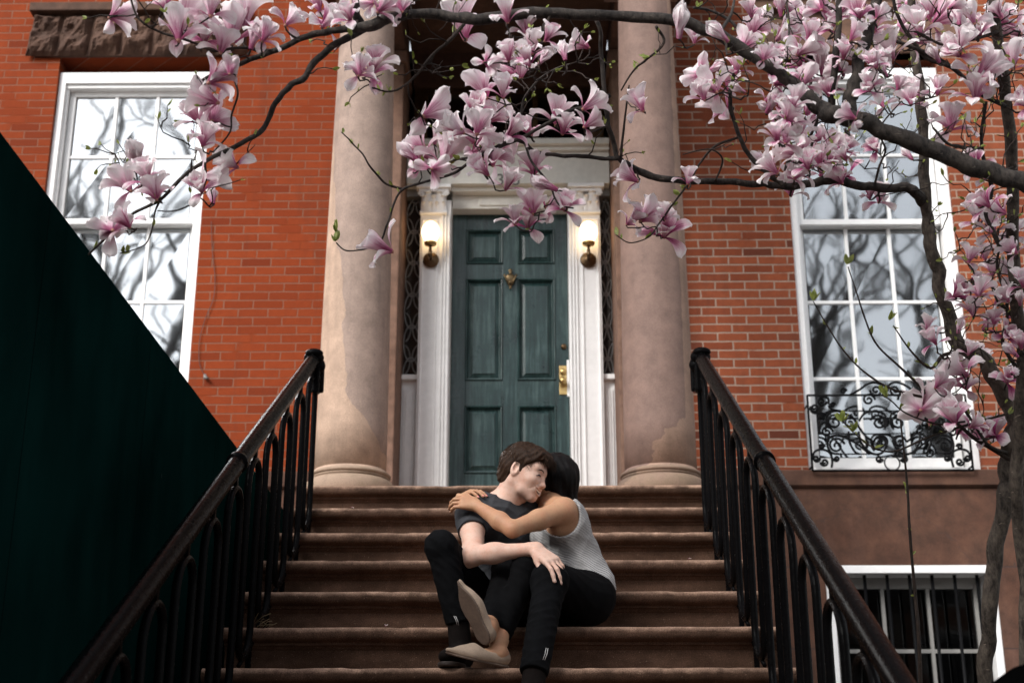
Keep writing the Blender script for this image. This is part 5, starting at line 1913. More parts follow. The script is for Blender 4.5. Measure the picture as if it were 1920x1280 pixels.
def m_skin(name, col, red, rough=.58):
    n = NT(name)
    p = n.pos()
    a = n.noise(p, 20, 5, .65); b = n.noise(p, 400, 2)
    c = n.mix(n.ramp(a, [(.42, (0, 0, 0)), (.66, (1, 1, 1))]), col, red)
    c = n.mix(n.ramp(n.noise(p, 95, 3, .6), [(.5, (0, 0, 0)), (.8, (.5, .5, .5))]), c, tuple(x * .72 for x in red))
    return n.fin(c, rough, n.bump(b, .08, .001), Subsurface_Weight=.12, Subsurface_Radius=(.012, .005, .003), Specular_IOR_Level=.35)
M['skin_m'] = m_skin('fair_skin', (.62, .42, .335), (.62, .36, .27))
M['skin_w'] = m_skin('tan_skin', (.44, .245, .14), (.43, .21, .12))
def m_cloth(name, col, sc=900, rough=.9, var=.2, b_=.25):
    n = NT(name)
    p = n.pos()
    w = n.noise(p, sc, 2, .5); f = n.noise(p, 26, 4, .6)
    c = n.ramp(n.math('ADD', n.math('MULTIPLY', w, .4), n.math('MULTIPLY', f, .6)), [(.35, tuple(x * (1 - var) for x in col)), (.65, tuple(x * (1 + var) for x in col))])
    return n.fin(c, rough, n.bump(n.math('ADD', n.math('MULTIPLY', w, .2), f), b_, .006), Specular_IOR_Level=.06)
M['tee'] = m_cloth('charcoal_jersey', (.043, .044, .048))
M['jeans'] = m_cloth('black_denim', (.0040, .0042, .0048), var=.35)
M['jeans_w'] = m_cloth('black_trousers', (.0034, .0034, .0038), var=.3)
st_ = NT('striped_jersey')
p = st_.pos()
AXW = unit(J(1052, 985, 5.60) - J(1086, 1110, 5.66))
dt = st_.n('ShaderNodeVectorMath', {0: p, 1: tuple(AXW)}, operation='DOT_PRODUCT')
wv = st_.math('ADD', dt.outputs['Value'], st_.math('MULTIPLY', st_.noise(p, 7, 2), .03))
fr = st_.math('FRACT', st_.math('DIVIDE', wv, .0056))
ln = st_.math('LESS_THAN', fr, .34)
c = st_.mix(ln, (.47, .46, .45), (.09, .09, .10))
M['stripe'] = st_.fin(c, .9, st_.bump(st_.noise(p, 24, 4), .35, .008), Specular_IOR_Level=.15)
def m_hair(name, a, b, ax):
    n = NT(name)
    p = n.pos()
    mp = n.n('ShaderNodeMapping', {0: p, 2: ax, 3: (60, 60, 9)})
    f = n.noise(mp, 6, 4, .65)
    c = n.ramp(f, [(.34, a), (.66, b)])
    return n.fin(c, .45, n.bump(f, .8, .004), Specular_IOR_Level=.1)
M['hair_m'] = m_hair('brown_hair', (.008, .0042, .0026), (.050, .026, .015), (0, R(50), 0))
M['hair_w'] = m_hair('black_hair', (.0016, .0014, .0016), (.009, .007, .007), (0, R(-10), 0))
M['shoe_w'] = m_plain('beige_knit', (.33, .245, .18), .85, .15, 350, .4)
M['sole_w'] = m_plain('tan_sole', (.115, .078, .058), .75, .2, 90, .2)
M['shoe_m'] = m_plain('black_suede', (.0075, .0055, .005), .9, .3, 200, .3, Specular_IOR_Level=.08)
M['sole_m'] = m_plain('dark_sole', (.028, .019, .015), .7, .2, 60, .2)
M['teeth'] = m_plain('teeth', (.78, .72, .62), .3, .03)
M['dark'] = m_plain('dark_lash', (.02, .012, .010), .7, .2)
M['lip'] = m_skin('lips', (.50, .22, .19), (.46, .19, .16), .4)
M['nail'] = m_plain('pink_nail_polish', (.62, .22, .20), .25, .05)


def folds(seed, amp, wl, dirs):
    rs = np.random.RandomState(seed)
    ph = rs.uniform(0, 6.28, 12)
    def f(p):
        w = np.zeros(len(p))
        q = p + .35 * wl * np.stack([np.sin(p[:, 1] / wl * 2.1 + ph[0]) + np.sin(p[:, 2] / wl * 1.3 + ph[1]), np.sin(p[:, 2] / wl * 2.3 + ph[2]) + np.sin(p[:, 0] / wl + ph[3]), np.sin(p[:, 0] / wl * 1.9 + ph[4])], 1)
        for i, (d, s, a) in enumerate(dirs):
            v = np.sin((q @ np.asarray(d, float)) / (wl * s) * 6.283 + ph[5 + i])
            w += a * (1 - np.abs(v)) ** 1.5
        return w * amp
    return f


# ================================================================= the man
seat = top(1)
man = empty('person', (X(955, 1130, 5.7), 5.7, seat))
tag(man, 'smiling man in charcoal t-shirt and black jeans sitting on the brown steps', 'person', 'couple sitting on the steps')
Pm = J(955, 1118, 5.72); Sm = J(945, 1052, 5.77); Cm = J(944, 990, 5.70); Nm = J(945, 940, 5.67)
ShR = J(883, 966, 5.60); ShL = J(1008, 972, 5.77)
ElR = J(889, 1040, 5.38); WrR = J(1003, 1029, 5.30)
HipR = J(922, 1146, 5.69); HipL = J(990, 1132, 5.70)
KnR = J(828, 1026, 5.34); AnR = J(864, 1190, 5.37, top(0) + .13)
AnR = np.array([J(866, 1190, 5.37)[0], 5.37, top(0) + .14])
KnL = J(1031, 1090, 5.27); AnL = np.array([J(997, 1240, 5.06)[0], 5.07, top(-1) + .12])
latM = unit(ShL - ShR)
upM = unit(Nm - Pm); fwM = unit(np.cross(latM, upM)); fwM = fwM if fwM[1] < 0 else -fwM
FR = np.array([latM, fwM, np.cross(latM, fwM)])
torso = lambda e: [(ell(Cm + upM * .01, (.168 + e, .108 + e, .155 + e), FR), .05), (ell(Sm, (.145 + e, .100 + e, .13 + e), FR), .07), (ell(Pm, (.160 + e, .115 + e, .115 + e), FR), .07),
                   (cap(Nm - upM * .02, ShR + np.array([.03, 0, .01]), .050 + e, .050 + e), .04), (cap(Nm - upM * .02, ShL, .050 + e, .050 + e), .04),
                   (ell(Cm + fwM * .055 - latM * .06 + upM * .03, (.075 + e, .05 + e, .055 + e), FR), .04)]
# head
HCm = J(983, 889, 5.62)
A_, B_ = R(24), R(20)
fH = np.array([math.cos(A_) * math.cos(B_), -math.sin(A_) * math.cos(B_), -math.sin(B_)])
HF = frame(fH, (.16, .05, 1.0))
HS = .91
def hp(f, u, s): return HCm + (HF[0] * f + HF[1] * u + HF[2] * s) * HS
def head_items():
    it = [(ell(hp(-.018, .032, 0), (.096, .084, .076), HF), .02),
          (ell(hp(.026, -.010, 0), (.064, .086, .060), HF), .03),
          (ell(hp(.060, -.054, 0), (.036, .042, .036), HF), .03)]
    for s in (-1, 1):
        it += [(cap(hp(-.012, -.038, .055 * s), hp(.030, -.076, .040 * s), .020, .017), .022),
               (cap(hp(.030, -.076, .040 * s), hp(.072, -.091, .010 * s), .017, .015), .018),
               (cap(hp(.083, .030, .008 * s), hp(.068, .034, .046 * s), .010, .010), .014),
               (ell(hp(.060, -.020, .040 * s), (.026, .023, .024), HF), .02)]
    it += [(ell(hp(.076, -.092, 0), (.017, .015, .019), HF), .014)]
    for s in (-1, 1):
        it += [(ell(hp(.100, .006, .033 * s), (.016, .009, .018), HF), .012, 'cut')]
        it += [(ell(hp(.078, .005, .032 * s), (.012, .0095, .016), HF), .006)]
    it += [(cap(hp(.084, .018, 0), hp(.103, -.022, 0), .0075, .0100), .012), (ell(hp(.108, -.028, 0), (.0115, .0100, .0120), HF), .008)]
    for s in (-1, 1):
        it += [(ell(hp(.095, -.034, .012 * s), (.011, .008, .008), HF), .006)]
        it += [(ell(hp(.101, -.041, .0065 * s), (.006, .004, .0035), HF), .002, 'cut')]
    hd0 = field(it)
    def fs_(u, s):
        ff = np.linspace(.13, .02, 331)
        P = np.array([hp(f, u, s) for f in ff])
        return ff[int(np.argmax(hd0(P) < 0))]
    global MOUTH
    MOUTH = [(-.0455, .037), (-.0535, .026), (-.0600, .013), (-.0625, 0), (-.0600, -.013), (-.0535, -.026), (-.0455, -.037)]
    F_ = [fs_(u, s) for u, s in MOUTH]
    up_ = [.0015, .0050, .0075, .0080, .0075, .0050, .0015]; dn_ = [.0015, .0070, .0105, .0115, .0105, .0070, .0015]
    for dd, rr in ((up_, .0042), ([-q for q in dn_], .0050)):
        L_ = [hp(f - .0022, u + q, s) for (u, s), f, q in zip(MOUTH, F_, dd)]
        for a, b in zip(L_, L_[1:]): it.append((cap(a, b, rr, rr), .004))
    C_ = [hp(f - .0005, u - .001, s) for (u, s), f in zip(MOUTH, F_)]
    cr_ = [.0014, .0050, .0070, .0078, .0070, .0050, .0014]
    for k in range(6): it.append((cap(C_[k], C_[k + 1], cr_[k], cr_[k + 1]), .0015, 'cut'))
    global TEETH
    TEETH = [(f - .0060, u + .0022, s * .93) for (u, s), f in zip(MOUTH, F_)]
    for s in (-1, 1):
        path = [(-.024, .0185), (-.034, .031), (-.048, .0425), (-.064, .0440)]
        N_ = [hp(fs_(u, v * s) + .0004, u, v * s) for u, v in path]
        for k in range(3): it.append((cap(N_[k], N_[k + 1], (.0012, .0020, .0018)[k], (.0020, .0018, .0006)[k]), .005, 'cut'))
    # ears
    for s in (-1, 1):
        it += [(ell(hp(-.010, -.002, .081 * s), (.019, .033, .010), frame(HF[0] - HF[2] * .3 * s, HF[1] - HF[0] * .15)), .006)]
        it += [(ell(hp(-.005, .003, .0895 * s), (.0105, .020, .0085), HF), .003, 'cut')]
        it += [(cap(hp(.004, -.006, .081 * s), hp(.006, -.014, .080 * s), .0055, .005), .003)]
    return it
neck = [(cap(Nm - upM * .03, hp(-.028, -.045, 0), .060, .056), .03), (cap(Nm + fwM * .03, hp(.010, -.062, 0), .046, .040), .03),
        (cap(hp(-.018, -.055, .052), Nm + fwM * .062 + latM * .012, .016, .013), .022)]
arm = [(cap(ShR, ShR + (ElR - ShR) * .35, .056, .050), .03), (cap(ShR + (ElR - ShR) * .3, ElR, .050, .038), .02), (ell(ElR + np.array([-.008, .012, -.012]), (.030, .032, .030)), .015),
       (cap(ElR, ElR + (WrR - ElR) * .35, .034, .035), .02), (cap(ElR + (WrR - ElR) * .3, WrR, .035, .0245), .03), (cap(WrR - (WrR - ElR) * .08, WrR + (WrR - ElR) * .03, .0265, .0265), .01)]
KnMid = J(1036, 1050, 5.235)
Hm = hand(WrR, KnMid, (.25, -.75, .75), ((12, 26, 14), (18, 30, 16), (24, 34, 18), (30, 38, 20)), 1.04, .30, (.9, .35, .25), side=-1)
Hm = [(h[0], h[1]) for h in Hm]
def nails(tips, mat, parent):
    for c, v, tn, r2 in tips:
        Fm = Matrix([tuple(np.cross(v, tn)), tuple(v), tuple(tn)]).transposed()
        MB().ball(c, 1, (r2 * .72, r2 * 1.05, r2 * .30), 10, 6, M=Fm).build('fingernail', mat, parent)
tips_m = TIPS[:]
legs = [(cap(HipR, KnR, .066, .045), .04), (cap(KnR, AnR, .038, .018), .02), (cap(HipL, KnL, .072, .050), .04), (cap(KnL, AnL + np.array([0, .02, 0]), .038, .016), .02)]
armL = [(cap(ShL, J(1060, 1010, 5.90), .052, .042), .03), (cap(J(1060, 1010, 5.90), J(1105, 1060, 5.88), .040, .028), .02), (ell(J(1112, 1072, 5.86), (.03, .03, .045)), .02)]
body = torso(-.012) + neck + arm + armL + legs
hd_f = field(head_items()); bd_f = field(body); hn_f = field(Hm)
def man_f(p):
    d = bd_f(p)
    d = smin(d, hd_f(p), .012)
    return smin(d, hn_f(p), .010)
allp = np.array([ShR, ShL, KnR, KnL, AnR, AnL, HCm, Pm, J(1070, 1090, 5.2), J(1112, 1072, 5.9)])
body_o = sdf_obj('body', man_f, allp.min(0) - .17, allp.max(0) + .17, .0034, M['skin_m'], man, 1)
# t-shirt
fo = folds(3, .0060, .12, [((.35, .1, .93), 1.0, .7), ((.85, .1, -.5), 1.4, .6), ((.2, .6, .77), .6, .35)])
sd_ = unit(ElR - ShR)
slv_end = ShR + (ElR - ShR) * .44
tee_t = field(torso(.006) + [(cap(ShR, slv_end, .066, .060), .03), (cap(ShL, J(1045, 1000, 5.86), .062, .056), .03)])
def tee_f(p):
    d = tee_t(p) - fo(p) + .004
    hem = ((p - (Pm - upM * .005)) @ -upM) + .006 * np.sin(p[:, 0] * 60)
    d = smax(d, hem, .008)
    # sleeve opening
    al = (p - slv_end) @ sd_
    near = np.linalg.norm(p - slv_end - al[:, None] * sd_, axis=1)
    d = np.where((near < .085), smax(d, al - .004 - 0 * near, .004), d)
    arm_d = cap(ShR, ElR, .050, .046)(p)
    d = np.where(al > -.02, smax(d, -(arm_d - .004), .003), d)
    # neck opening
    nk = ell(Nm + upM * .035 + fwM * .012, (.078, .088, .055), FR)(p)
    d = smax(d, -nk, .006)
    return d
tee = sdf_obj('t_shirt', tee_f, np.minimum(ShR, Pm) - .25, np.maximum(ShL, Nm) + .25, .0042, M['tee'], man, 1)
# jeans
fo2 = folds(8, .0035, .075, [((.3, .2, .93), 1.0, .7), ((.8, .2, .5), 1.2, .5), ((.1, .9, .3), .8, .4)])
jn = field([(ell(Pm - upM * .03, (.160, .120, .105), FR), .05), ((lambda p: (p - (Pm + upM * .045)) @ upM), .006, 'int'), (cap(HipR, KnR, .080, .060), .04), (cap(KnR, AnR + (AnR - KnR) * .02, .060, .052), .02), (ell(KnR + np.array([-.004, -.004, .006]), (.061, .062, .062)), .015),
            (cap(HipL, KnL, .092, .068), .05), (cap(KnL, AnL + (AnL - KnL) * .02, .062, .052), .03), (ell(KnL + np.array([0, -.002, .008]), (.066, .066, .066)), .02)])
def jn_f(p):
    d = jn(p) - fo2(p) + .003
    for a, b in ((AnR, KnR), (AnL, KnL)):
        ax = unit(a - b)
        al = (p - a) @ ax
        near = np.linalg.norm(p - a, axis=1)
        d = np.where(near < .14, smax(d, al + .046, .004), d)
    return d
ap = np.array([KnR, KnL, AnR, AnL, Pm, HipL, HipR])
jeans = sdf_obj('jeans', jn_f, ap.min(0) - .17, ap.max(0) + .16, .0045, M['jeans'], man, 1)
jm = jeans
def cuff(an, kn, ang0, par):
    ax = Vector(unit(an - kn)); b = MB()
    e1 = ax.cross(Vector((0, 1, 0))).normalized(); e2 = ax.cross(e1)
    for off in (-.012, .000):
        for dr in (0,):
            pts = []
            for i in range(9):
                a = ang0 + (i - 4) * .12
                pts.append(Vector(an) + ax * off * 0 + (e1 * math.cos(a) + e2 * math.sin(a)) * .0625 + ax * (.008 - i * .0 + off))
    return b
M['grey_thread'] = m_plain('selvedge_thread', (.42, .41, .40), .8, .1)
def selvedge(c0, c1, n=2):
    b = MB()
    for i in range(n):
        o_ = Vector((i * .0065, 0, -.001 * i))
        b.tube([Vector(c0) + o_, (Vector(c0) + Vector(c1)) / 2 + o_ + Vector((.002, -.004, 0)), Vector(c1) + o_], .0013, 6)
    return b.build('selvedge', M['grey_thread'], jm)
selvedge(J(851, 1154, 5.305), J(857, 1171, 5.31))
selvedge(J(1024, 1214, 5.005), J(1018, 1236, 4.995))
# shoes of the man
def shoe(heel, toe, zs, w, mat, sole, parent, name='shoe', ank=None, hgt=.06):
    heel = np.asarray(heel, float); toe = np.asarray(toe, float)
    d = unit(toe - heel); L = np.linalg.norm(toe - heel); up = np.array([0, 0, 1.]); up = unit(up - d * (up @ d)); s = np.cross(d, up)
    Fm = np.array([d, s, up])
    it = [(ell(heel + d * .045 + up * .035, (.050, w * .82, .042), Fm), .02), (ell(heel + d * L * .68 + up * .024, (L * .33, w, .032), Fm), .04), (ell(heel + d * L * .45 + up * .034, (L * .3, w * .75, .040), Fm), .03)]
    if ank is not None: it.append((cap(heel + d * .055 + up * .05, ank, .044, .041), .03))
    pl = lambda p: (heel - p) @ up
    it.append((pl, .003, 'int'))
    c = (heel + toe) / 2
    o = sdf_obj(name, it, c - np.array([.24, .24, .12]), c + np.array([.24, .24, .26]), .004, mat, parent, 1)
    it2 = [(ell(heel + d * .045 - up * .004, (.052, w * .86, .05), Fm), .02), (ell(heel + d * L * .68 - up * .004, (L * .34, w * 1.04, .05), Fm), .04)]
    it2 += [((lambda p: (p - heel) @ up - .002), .002, 'int'), ((lambda p: (heel - p) @ up - .014), .002, 'int')]
    sdf_obj('sole', it2, c - np.array([.24, .24, .1]), c + np.array([.24, .24, .1]), .004, sole, o, 0)
    return o
z0 = top(0) + .018; z1 = top(-1) + .018
sh_r = shoe(np.array([AnR[0] + .012, 5.42, z0]), np.array([X(836, 1240, 5.19), 5.165, z0]), z0, .046, M['shoe_m'], M['sole_m'], man, ank=AnR + (KnR - AnR) * .20)
sh_l = shoe(np.array([AnL[0], 5.13, z1]), np.array([AnL[0] - .01, 4.86, z1]), z1, .046, M['shoe_m'], M['sole_m'], man, ank=AnL + (KnL - AnL) * .20)
# hair
def hair_m(p):
    q = (p - HCm) @ HF.T / HS
    f, u, s = q[:, 0], q[:, 1], q[:, 2]
    base = ell(hp(-.020, .040, 0), (.104, .094, .085), HF)(p)
    quiff = ell(hp(.045, .098, 0), (.050, .030, .060), HF)(p)
    d = smin(base, quiff, .03)
    back = ell(hp(-.052, -.012, 0), (.062, .070, .068), HF)(p)
    d = smin(d, back, .02)
    st = np.sin((s * 150 + f * 60) + 3 * np.sin(f * 50 + u * 30)) * .0018 + np.sin(f * 210 - u * 130 + 2 * np.sin(s * 70)) * .0016 + .003 * np.sin(u * 60 + s * 45 + f * 30)
    d = d - st
    xp = [-.14, -.07, -.036, -.030, .000, .008, .024, .032, .050, .068, .09, .12]
    fp = [-.065, -.074, -.055, .012, .034, -.010, -.014, .026, .044, .066, .078, .084]
    line = np.interp(f, xp, fp)
    return smax(d, (line - u) * .8, .004)
hm_ = sdf_obj('hair', hair_m, HCm - .17, HCm + .19, .0034, M['hair_m'], man, 0)
def strands(mb, start_fn, n, seed, L, rad, segs=6):
    rn = random.Random(seed)
    for _ in range(n):
        pts = start_fn(rn, L * rn.uniform(.6, 1.2), segs)
        if pts is None: continue
        k = len(pts)
        mb.tube(pts, [rad * (1 - .8 * (i / (k - 1)) ** 2) for i in range(k)], 4, caps=False)
def sm_fn(rn, L, segs):
    th = rn.uniform(0, 6.283); ph = rn.uniform(-.15, 1.45)
    f0 = -.02 + .106 * math.cos(th) * math.cos(ph); s0 = .086 * math.sin(th) * math.cos(ph); u0 = .040 + .096 * math.sin(ph)
    line = np.interp(f0, [-.14, -.07, -.036, -.030, .000, .008, .024, .032, .050, .068, .09, .12], [-.065, -.074, -.055, .012, .034, -.010, -.014, .026, .044, .066, .078, .084])
    if u0 < line + .008: return None
    pts = []
    fly = rn.choice((0, 0, 0, .0012, .0022))
    d = Vector((.8 if f0 > -.06 else -.3, -.25 - .35 * (f0 < -.04), s0 * 6 + rn.uniform(-.5, .5)))
    p = Vector((f0, u0, s0))
    for i in range(segs):
        pts.append(Vector(hp(*p)))
        c = Vector((-.02, .04, 0))
        r_ = Vector(((p.x - c.x) / .106, (p.y - c.y) / .096, p.z / .086))
        nrm = Vector((r_.x / .106, r_.y / .096, r_.z / .086)).normalized()
        t = (d - nrm * d.dot(nrm)).normalized()
        p = p + t * L / segs + nrm * (.0009 if i < 3 else -.0003) + nrm * fly
        d = d + Vector((rn.uniform(-.3, .3), -.12, rn.uniform(-.3, .3)))
    return pts
mb = MB(); strands(mb, sm_fn, 1500, 4, .045, .0011)
rn = random.Random(2)
for _ in range(260):     # fringe falling over the forehead towards the woman
    f0, u0, s0 = rn.uniform(.05, .08), rn.uniform(.085, .108), rn.uniform(-.05, .045)
    L = rn.uniform(.03, .07)
    pts = []
    for i in range(7):
        t = i / 6
        pts.append(Vector(hp(f0 + .030 * math.sin(t * 1.5) * L / .04, u0 + .006 * t - L * .75 * t * t, s0 + .012 * t * rn.uniform(-1, .6))))
    mb.tube(pts, [.0013 * (1 - .8 * (i / 6) ** 2) for i in range(7)], 4, caps=False)
mb.build('strands', M['hair_m'], hm_)
# brows, lashes, teeth: laid on the skin by marching back along the face direction
def onface(u, s, lift=.0):
    fs = np.linspace(.13, .02, 221)
    P = np.array([hp(f, u, s) for f in fs])
    d = hd_f(P)
    i = int(np.argmax(d < 0))
    return Vector(hp(fs[i] + lift, u, s))
def faceline(mb, uv, rads, lift):
    mb.tube([onface(u, s, lift) for u, s in uv], rads, 6)
b = MB()
for s in (-1, 1):
    faceline(b, [(.024, .013 * s), (.030, .022 * s), (.033, .032 * s), (.030, .042 * s), (.024, .050 * s)], [.0014, .0030, .0034, .0028, .0010], -.0012)
b.build('eyebrow', M['hair_m'], man)
b = MB()
for s in (-1, 1):
    faceline(b, [(.0035, .019 * s), (.0065, .026 * s), (.0075, .033 * s), (.0060, .040 * s), (.0010, .047 * s), (-.002, .052 * s)], [.0012, .0026, .0032, .0030, .0022, .0008], .0002)
b.build('eye', M['dark'], man)
b = MB()
b.tube([Vector(hp(*q)) for q in TEETH], [.0012, .0030, .0040, .0042, .0040, .0030, .0012], 8)
b.build('teeth', M['teeth'], man)
b = MB()
b.tube([Vector(hp(f - .0045, u - .004, s)) for f, u, s in TEETH], [.002, .0045, .0070, .0075, .0070, .0045, .002], 8)
b.build('mouth', m_plain('mouth_inside', (.045, .010, .008), .6, .2), man)

# ================================================================= the woman
wom = empty('person', (X(1085, 1125, 5.66), 5.66, seat))
tag(wom, 'dark haired woman in striped sleeveless top and beige flats hugging the man', 'person', 'couple sitting on the steps')
Fw = unit((-.86, -.50, 0)); Lw = np.cross((0, 0, 1.), Fw)
Pw = J(1085, 1112, 5.70); Sw = J(1076, 1045, 5.68); Cw = J(1052, 985, 5.64); Nw = J(1034, 948, 5.68)
upW = unit(Nw - Pw)
Lw = unit(Lw - upW * (Lw @ upW)); Fw = np.cross(Lw, upW)
if Fw[0] > 0: Fw = -Fw
WF = np.array([Lw, Fw, upW])
SwL = J(1057, 957, 5.53); SwR = Nw - Lw * .15 + np.array([0, 0, -.03])
EwL = J(961, 992, 5.37); WwL = J(893, 947, 5.475)
wt = lambda e: [(ell(Cw, (.140 + e, .092 + e, .125 + e), WF), .05), (ell(Sw, (.112 + e, .080 + e, .12 + e), WF), .06), (ell(Pw - upW * .02, (.158 + e, .112 + e, .112 + e), WF), .06),
                (ell(Cw + Fw * .060 + Lw * .06 - upW * .01, (.055 + e, .050 + e, .052 + e), WF), .03), (ell(Cw + Fw * .060 - Lw * .06 - upW * .01, (.055 + e, .050 + e, .052 + e), WF), .03),
                (cap(Nw, SwL, .036 + e, .040 + e), .04), (cap(Nw, SwR, .036 + e, .040 + e), .04)]
HWc = J(1030, 911, 5.745)
HWF = frame((-.80, -.42, -.35), (.35, -.05, 1.0))
def wp_(f, u, s): return HWc + (HWF[0] * f + HWF[1] * u + HWF[2] * s) * .88
whead = [(ell(wp_(-.018, .032, 0), (.094, .084, .076), HWF), .02), (ell(wp_(.026, -.010, 0), (.062, .085, .058), HWF), .03), (ell(wp_(.058, -.058, 0), (.034, .044, .032), HWF), .03),
         (cap(wp_(.086, .018, 0), wp_(.106, -.022, 0), .007, .009), .008), (ell(wp_(.078, -.098, 0), (.016, .015, .018), HWF), .014)]
for s in (-1, 1):
    whead += [(ell(wp_(.095, .006, .032 * s), (.015, .010, .016), HWF), .008, 'cut'), (ell(wp_(.078, .006, .032 * s), (.012, .010, .015), HWF), .005), (ell(wp_(-.008, -.002, .076 * s), (.016, .028, .008), HWF), .006),
              (cap(wp_(-.012, -.04, .052 * s), wp_(.07, -.095, .01 * s), .017, .015), .02)]
whead += [(cap(wp_(.088, -.060, -.016), wp_(.088, -.060, .016), .0055, .0055), .004), (cap(wp_(.085, -.072, -.013), wp_(.085, -.072, .013), .006, .006), .004), (cap(wp_(.096, -.066, -.018), wp_(.096, -.066, .018), .002, .002), .002, 'cut')]
wneck = [(cap(Nw, wp_(-.02, -.05, 0), .047, .046), .03)]
HipWL = J(1104, 1122, 5.60); HipWR = J(1060, 1122, 5.78)
KnWL = J(990, 1062, 5.36); AnWL = np.array([X(935, 1195, 5.27), 5.27, top(0) + .105])
KnWR = J(952, 1068, 5.52); AnWR = J(915, 1172, 5.235)
warm = [(ell(SwL, (.048, .048, .050)), .03), (cap(SwL, SwL + (EwL - SwL) * .5, .046, .039), .02), (cap(SwL + (EwL - SwL) * .5, EwL, .039, .031), .02),
        (cap(EwL, EwL + (WwL - EwL) * .35, .0325, .0335), .014), (cap(EwL + (WwL - EwL) * .35, WwL, .0335, .0215), .02)]
EwR = J(945, 972, 5.90); WwR = J(864, 936, 5.655)
warm2 = [(cap(SwR, EwR, .042, .033), .02), (cap(EwR, WwR, .033, .022), .02)]
H1 = hand(WwL, J(868, 938, 5.475), (-.15, -.80, .60), ((34, 34, 24), (30, 36, 24), (28, 36, 24), (26, 36, 24)), .92, .20, (.8, .45, .1), r=.0078, side=-1)
H2 = hand(WwR, J(879, 922, 5.600), (-.10, -.35, .93), ((26, 26, 16), (24, 28, 16), (22, 28, 16), (20, 28, 16)), .88, .22, (.8, .5, .1), r=.0078, side=1)
shankR = [(cap(KnWR, AnWR, .048, .034), .02)]
# the raised right foot: heel low, toe up, sole to the camera
hlR = J(914, 1206, 5.165); toR = J(871, 1114, 5.120)
upR = unit(np.array([.62, .62, .35]))                # out of the top of that foot, away from the viewer
dR = unit(toR - hlR); upR = unit(upR - dR * (upR @ dR)); sR = np.cross(dR, upR)
FRt = np.array([dR, sR, upR])
hlL = np.array([X(952, 1225, 5.24), 5.235, top(0) + .012]); toL = np.array([X(846, 1235, 5.14), 5.135, top(0) + .045])
dL = unit(toL - hlL); uL = unit(np.array([.05, -.25, 1.0])); uL = unit(uL - dL * (uL @ dL)); sL = np.cross(dL, uL)
FLt = np.array([dL, sL, uL])
def foot(heel, d, u, Fm, ank, L):
    return [(cap(ank, heel + d * .05 + u * .038, .033, .031), .02), (ell(heel + d * .038 + u * .028, (.036, .030, .028), Fm), .02), (cap(heel + d * .05 + u * .030, heel + d * L * .60 + u * .012, .028, .016), .02), (ell(heel + d * L * .70 + u * .011, (L * .17, .028, .010), Fm), .01)]
LF = .232
legsw = [(cap(HipWL, KnWL, .080, .052), .04), (cap(KnWL, AnWL, .048, .032), .02), (cap(HipWR, KnWR, .080, .052), .04)] + shankR
wb = field(wt(-.010) + wneck + warm + warm2 + legsw + foot(hlL, dL, uL, FLt, AnWL, LF) + foot(hlR, dR, upR, FRt, AnWR, LF))
wh = field(whead); h1 = field(H1); h2 = field(H2)
def wom_f(p):
    d = smin(wb(p), wh(p), .012)
    d = smin(d, h1(p), .008)
    return smin(d, h2(p), .008)
ap = np.array([HipWL, HipWR, KnWL, KnWR, AnWL, hlL, toL, toR, hlR, HWc, WwL, J(850, 940, 5.5), EwR, Pw])
sdf_obj('body', wom_f, ap.min(0) - .15, ap.max(0) + .17, .0034, M['skin_w'], wom, 1)
# striped sleeveless top
fo3 = folds(21, .0065, .13, [((.75, .1, .62), 1.0, .8), ((.35, .1, .93), 1.3, .5), ((.9, .2, -.2), .8, .3)])
tk = field(wt(.008) + [(cap(Sw + np.array([.005, 0, 0]), Pw + np.array([.018, -.02, .03]), .098, .128), .04)])
def tank_f(p):
    d = tk(p) - fo3(p) + .005
    hem = (p - (Pw + upW * .020)) @ unit(-upW + np.array([-.42, 0, 0])) + .005 * np.sin(p[:, 0] * 45)
    d = smax(d, hem, .006)
    hole = ell(SwL - upW * .004 + Lw * .008 + Fw * .030, (.096, .080, .096), WF)(p)
    d = smax(d, -hole, .005)
    hole2 = ell(SwR - upW * .012 - Lw * .03, (.078, .06, .09), WF)(p)
    d = smax(d, -hole2, .005)
    nk = ell(Nw + upW * .02 + Fw * .05, (.085, .095, .075), WF)(p)
    d = smax(d, -nk, .005)
    nk2 = ell(Nw + Lw * .085 + Fw * .030 + upW * .015, (.105, .085, .075), WF)(p)
    return smax(d, -nk2, .005)
sdf_obj('striped_top', tank_f, np.minimum(Pw, Nw) - .26, np.maximum(Pw, Nw) + .26, .0042, M['stripe'], wom, 1)
fo4 = folds(31, .003, .075, [((.3, .2, .93), 1.0, .7), ((.8, .2, .5), 1.2, .5)])
tr_f = field([(ell(Pw - upW * .03, (.172, .128, .112), WF), .05), ((lambda p: (p - (Pw + upW * .08)) @ upW), .006, 'int'), (ell(J(1094, 1120, 5.62), (.098, .105, .103)), .04), (cap(HipWL, KnWL, .094, .062), .05), (cap(KnWL, AnWL, .058, .041), .03), (cap(HipWR, KnWR, .090, .062), .05), (cap(KnWR, AnWR, .058, .041), .03)])
def trw(p):
    d = tr_f(p) - fo4(p) + .003
    for a, b in ((AnWL, KnWL), (AnWR, KnWR)):
        ax = unit(a - b); al = (p - a) @ ax
        near = np.linalg.norm(p - a, axis=1)
        d = np.where(near < .09, smax(d, al + .012, .004), d)
    d = smax(d, seat + .001 - p[:, 2] - 10 * np.clip(5.50 - p[:, 1], 0, 1), .01)
    return d
sdf_obj('trousers', trw, ap.min(0) - .15, np.maximum(ap.max(0), HipWL + .05) + .15, .0045, M['jeans_w'], wom, 1)
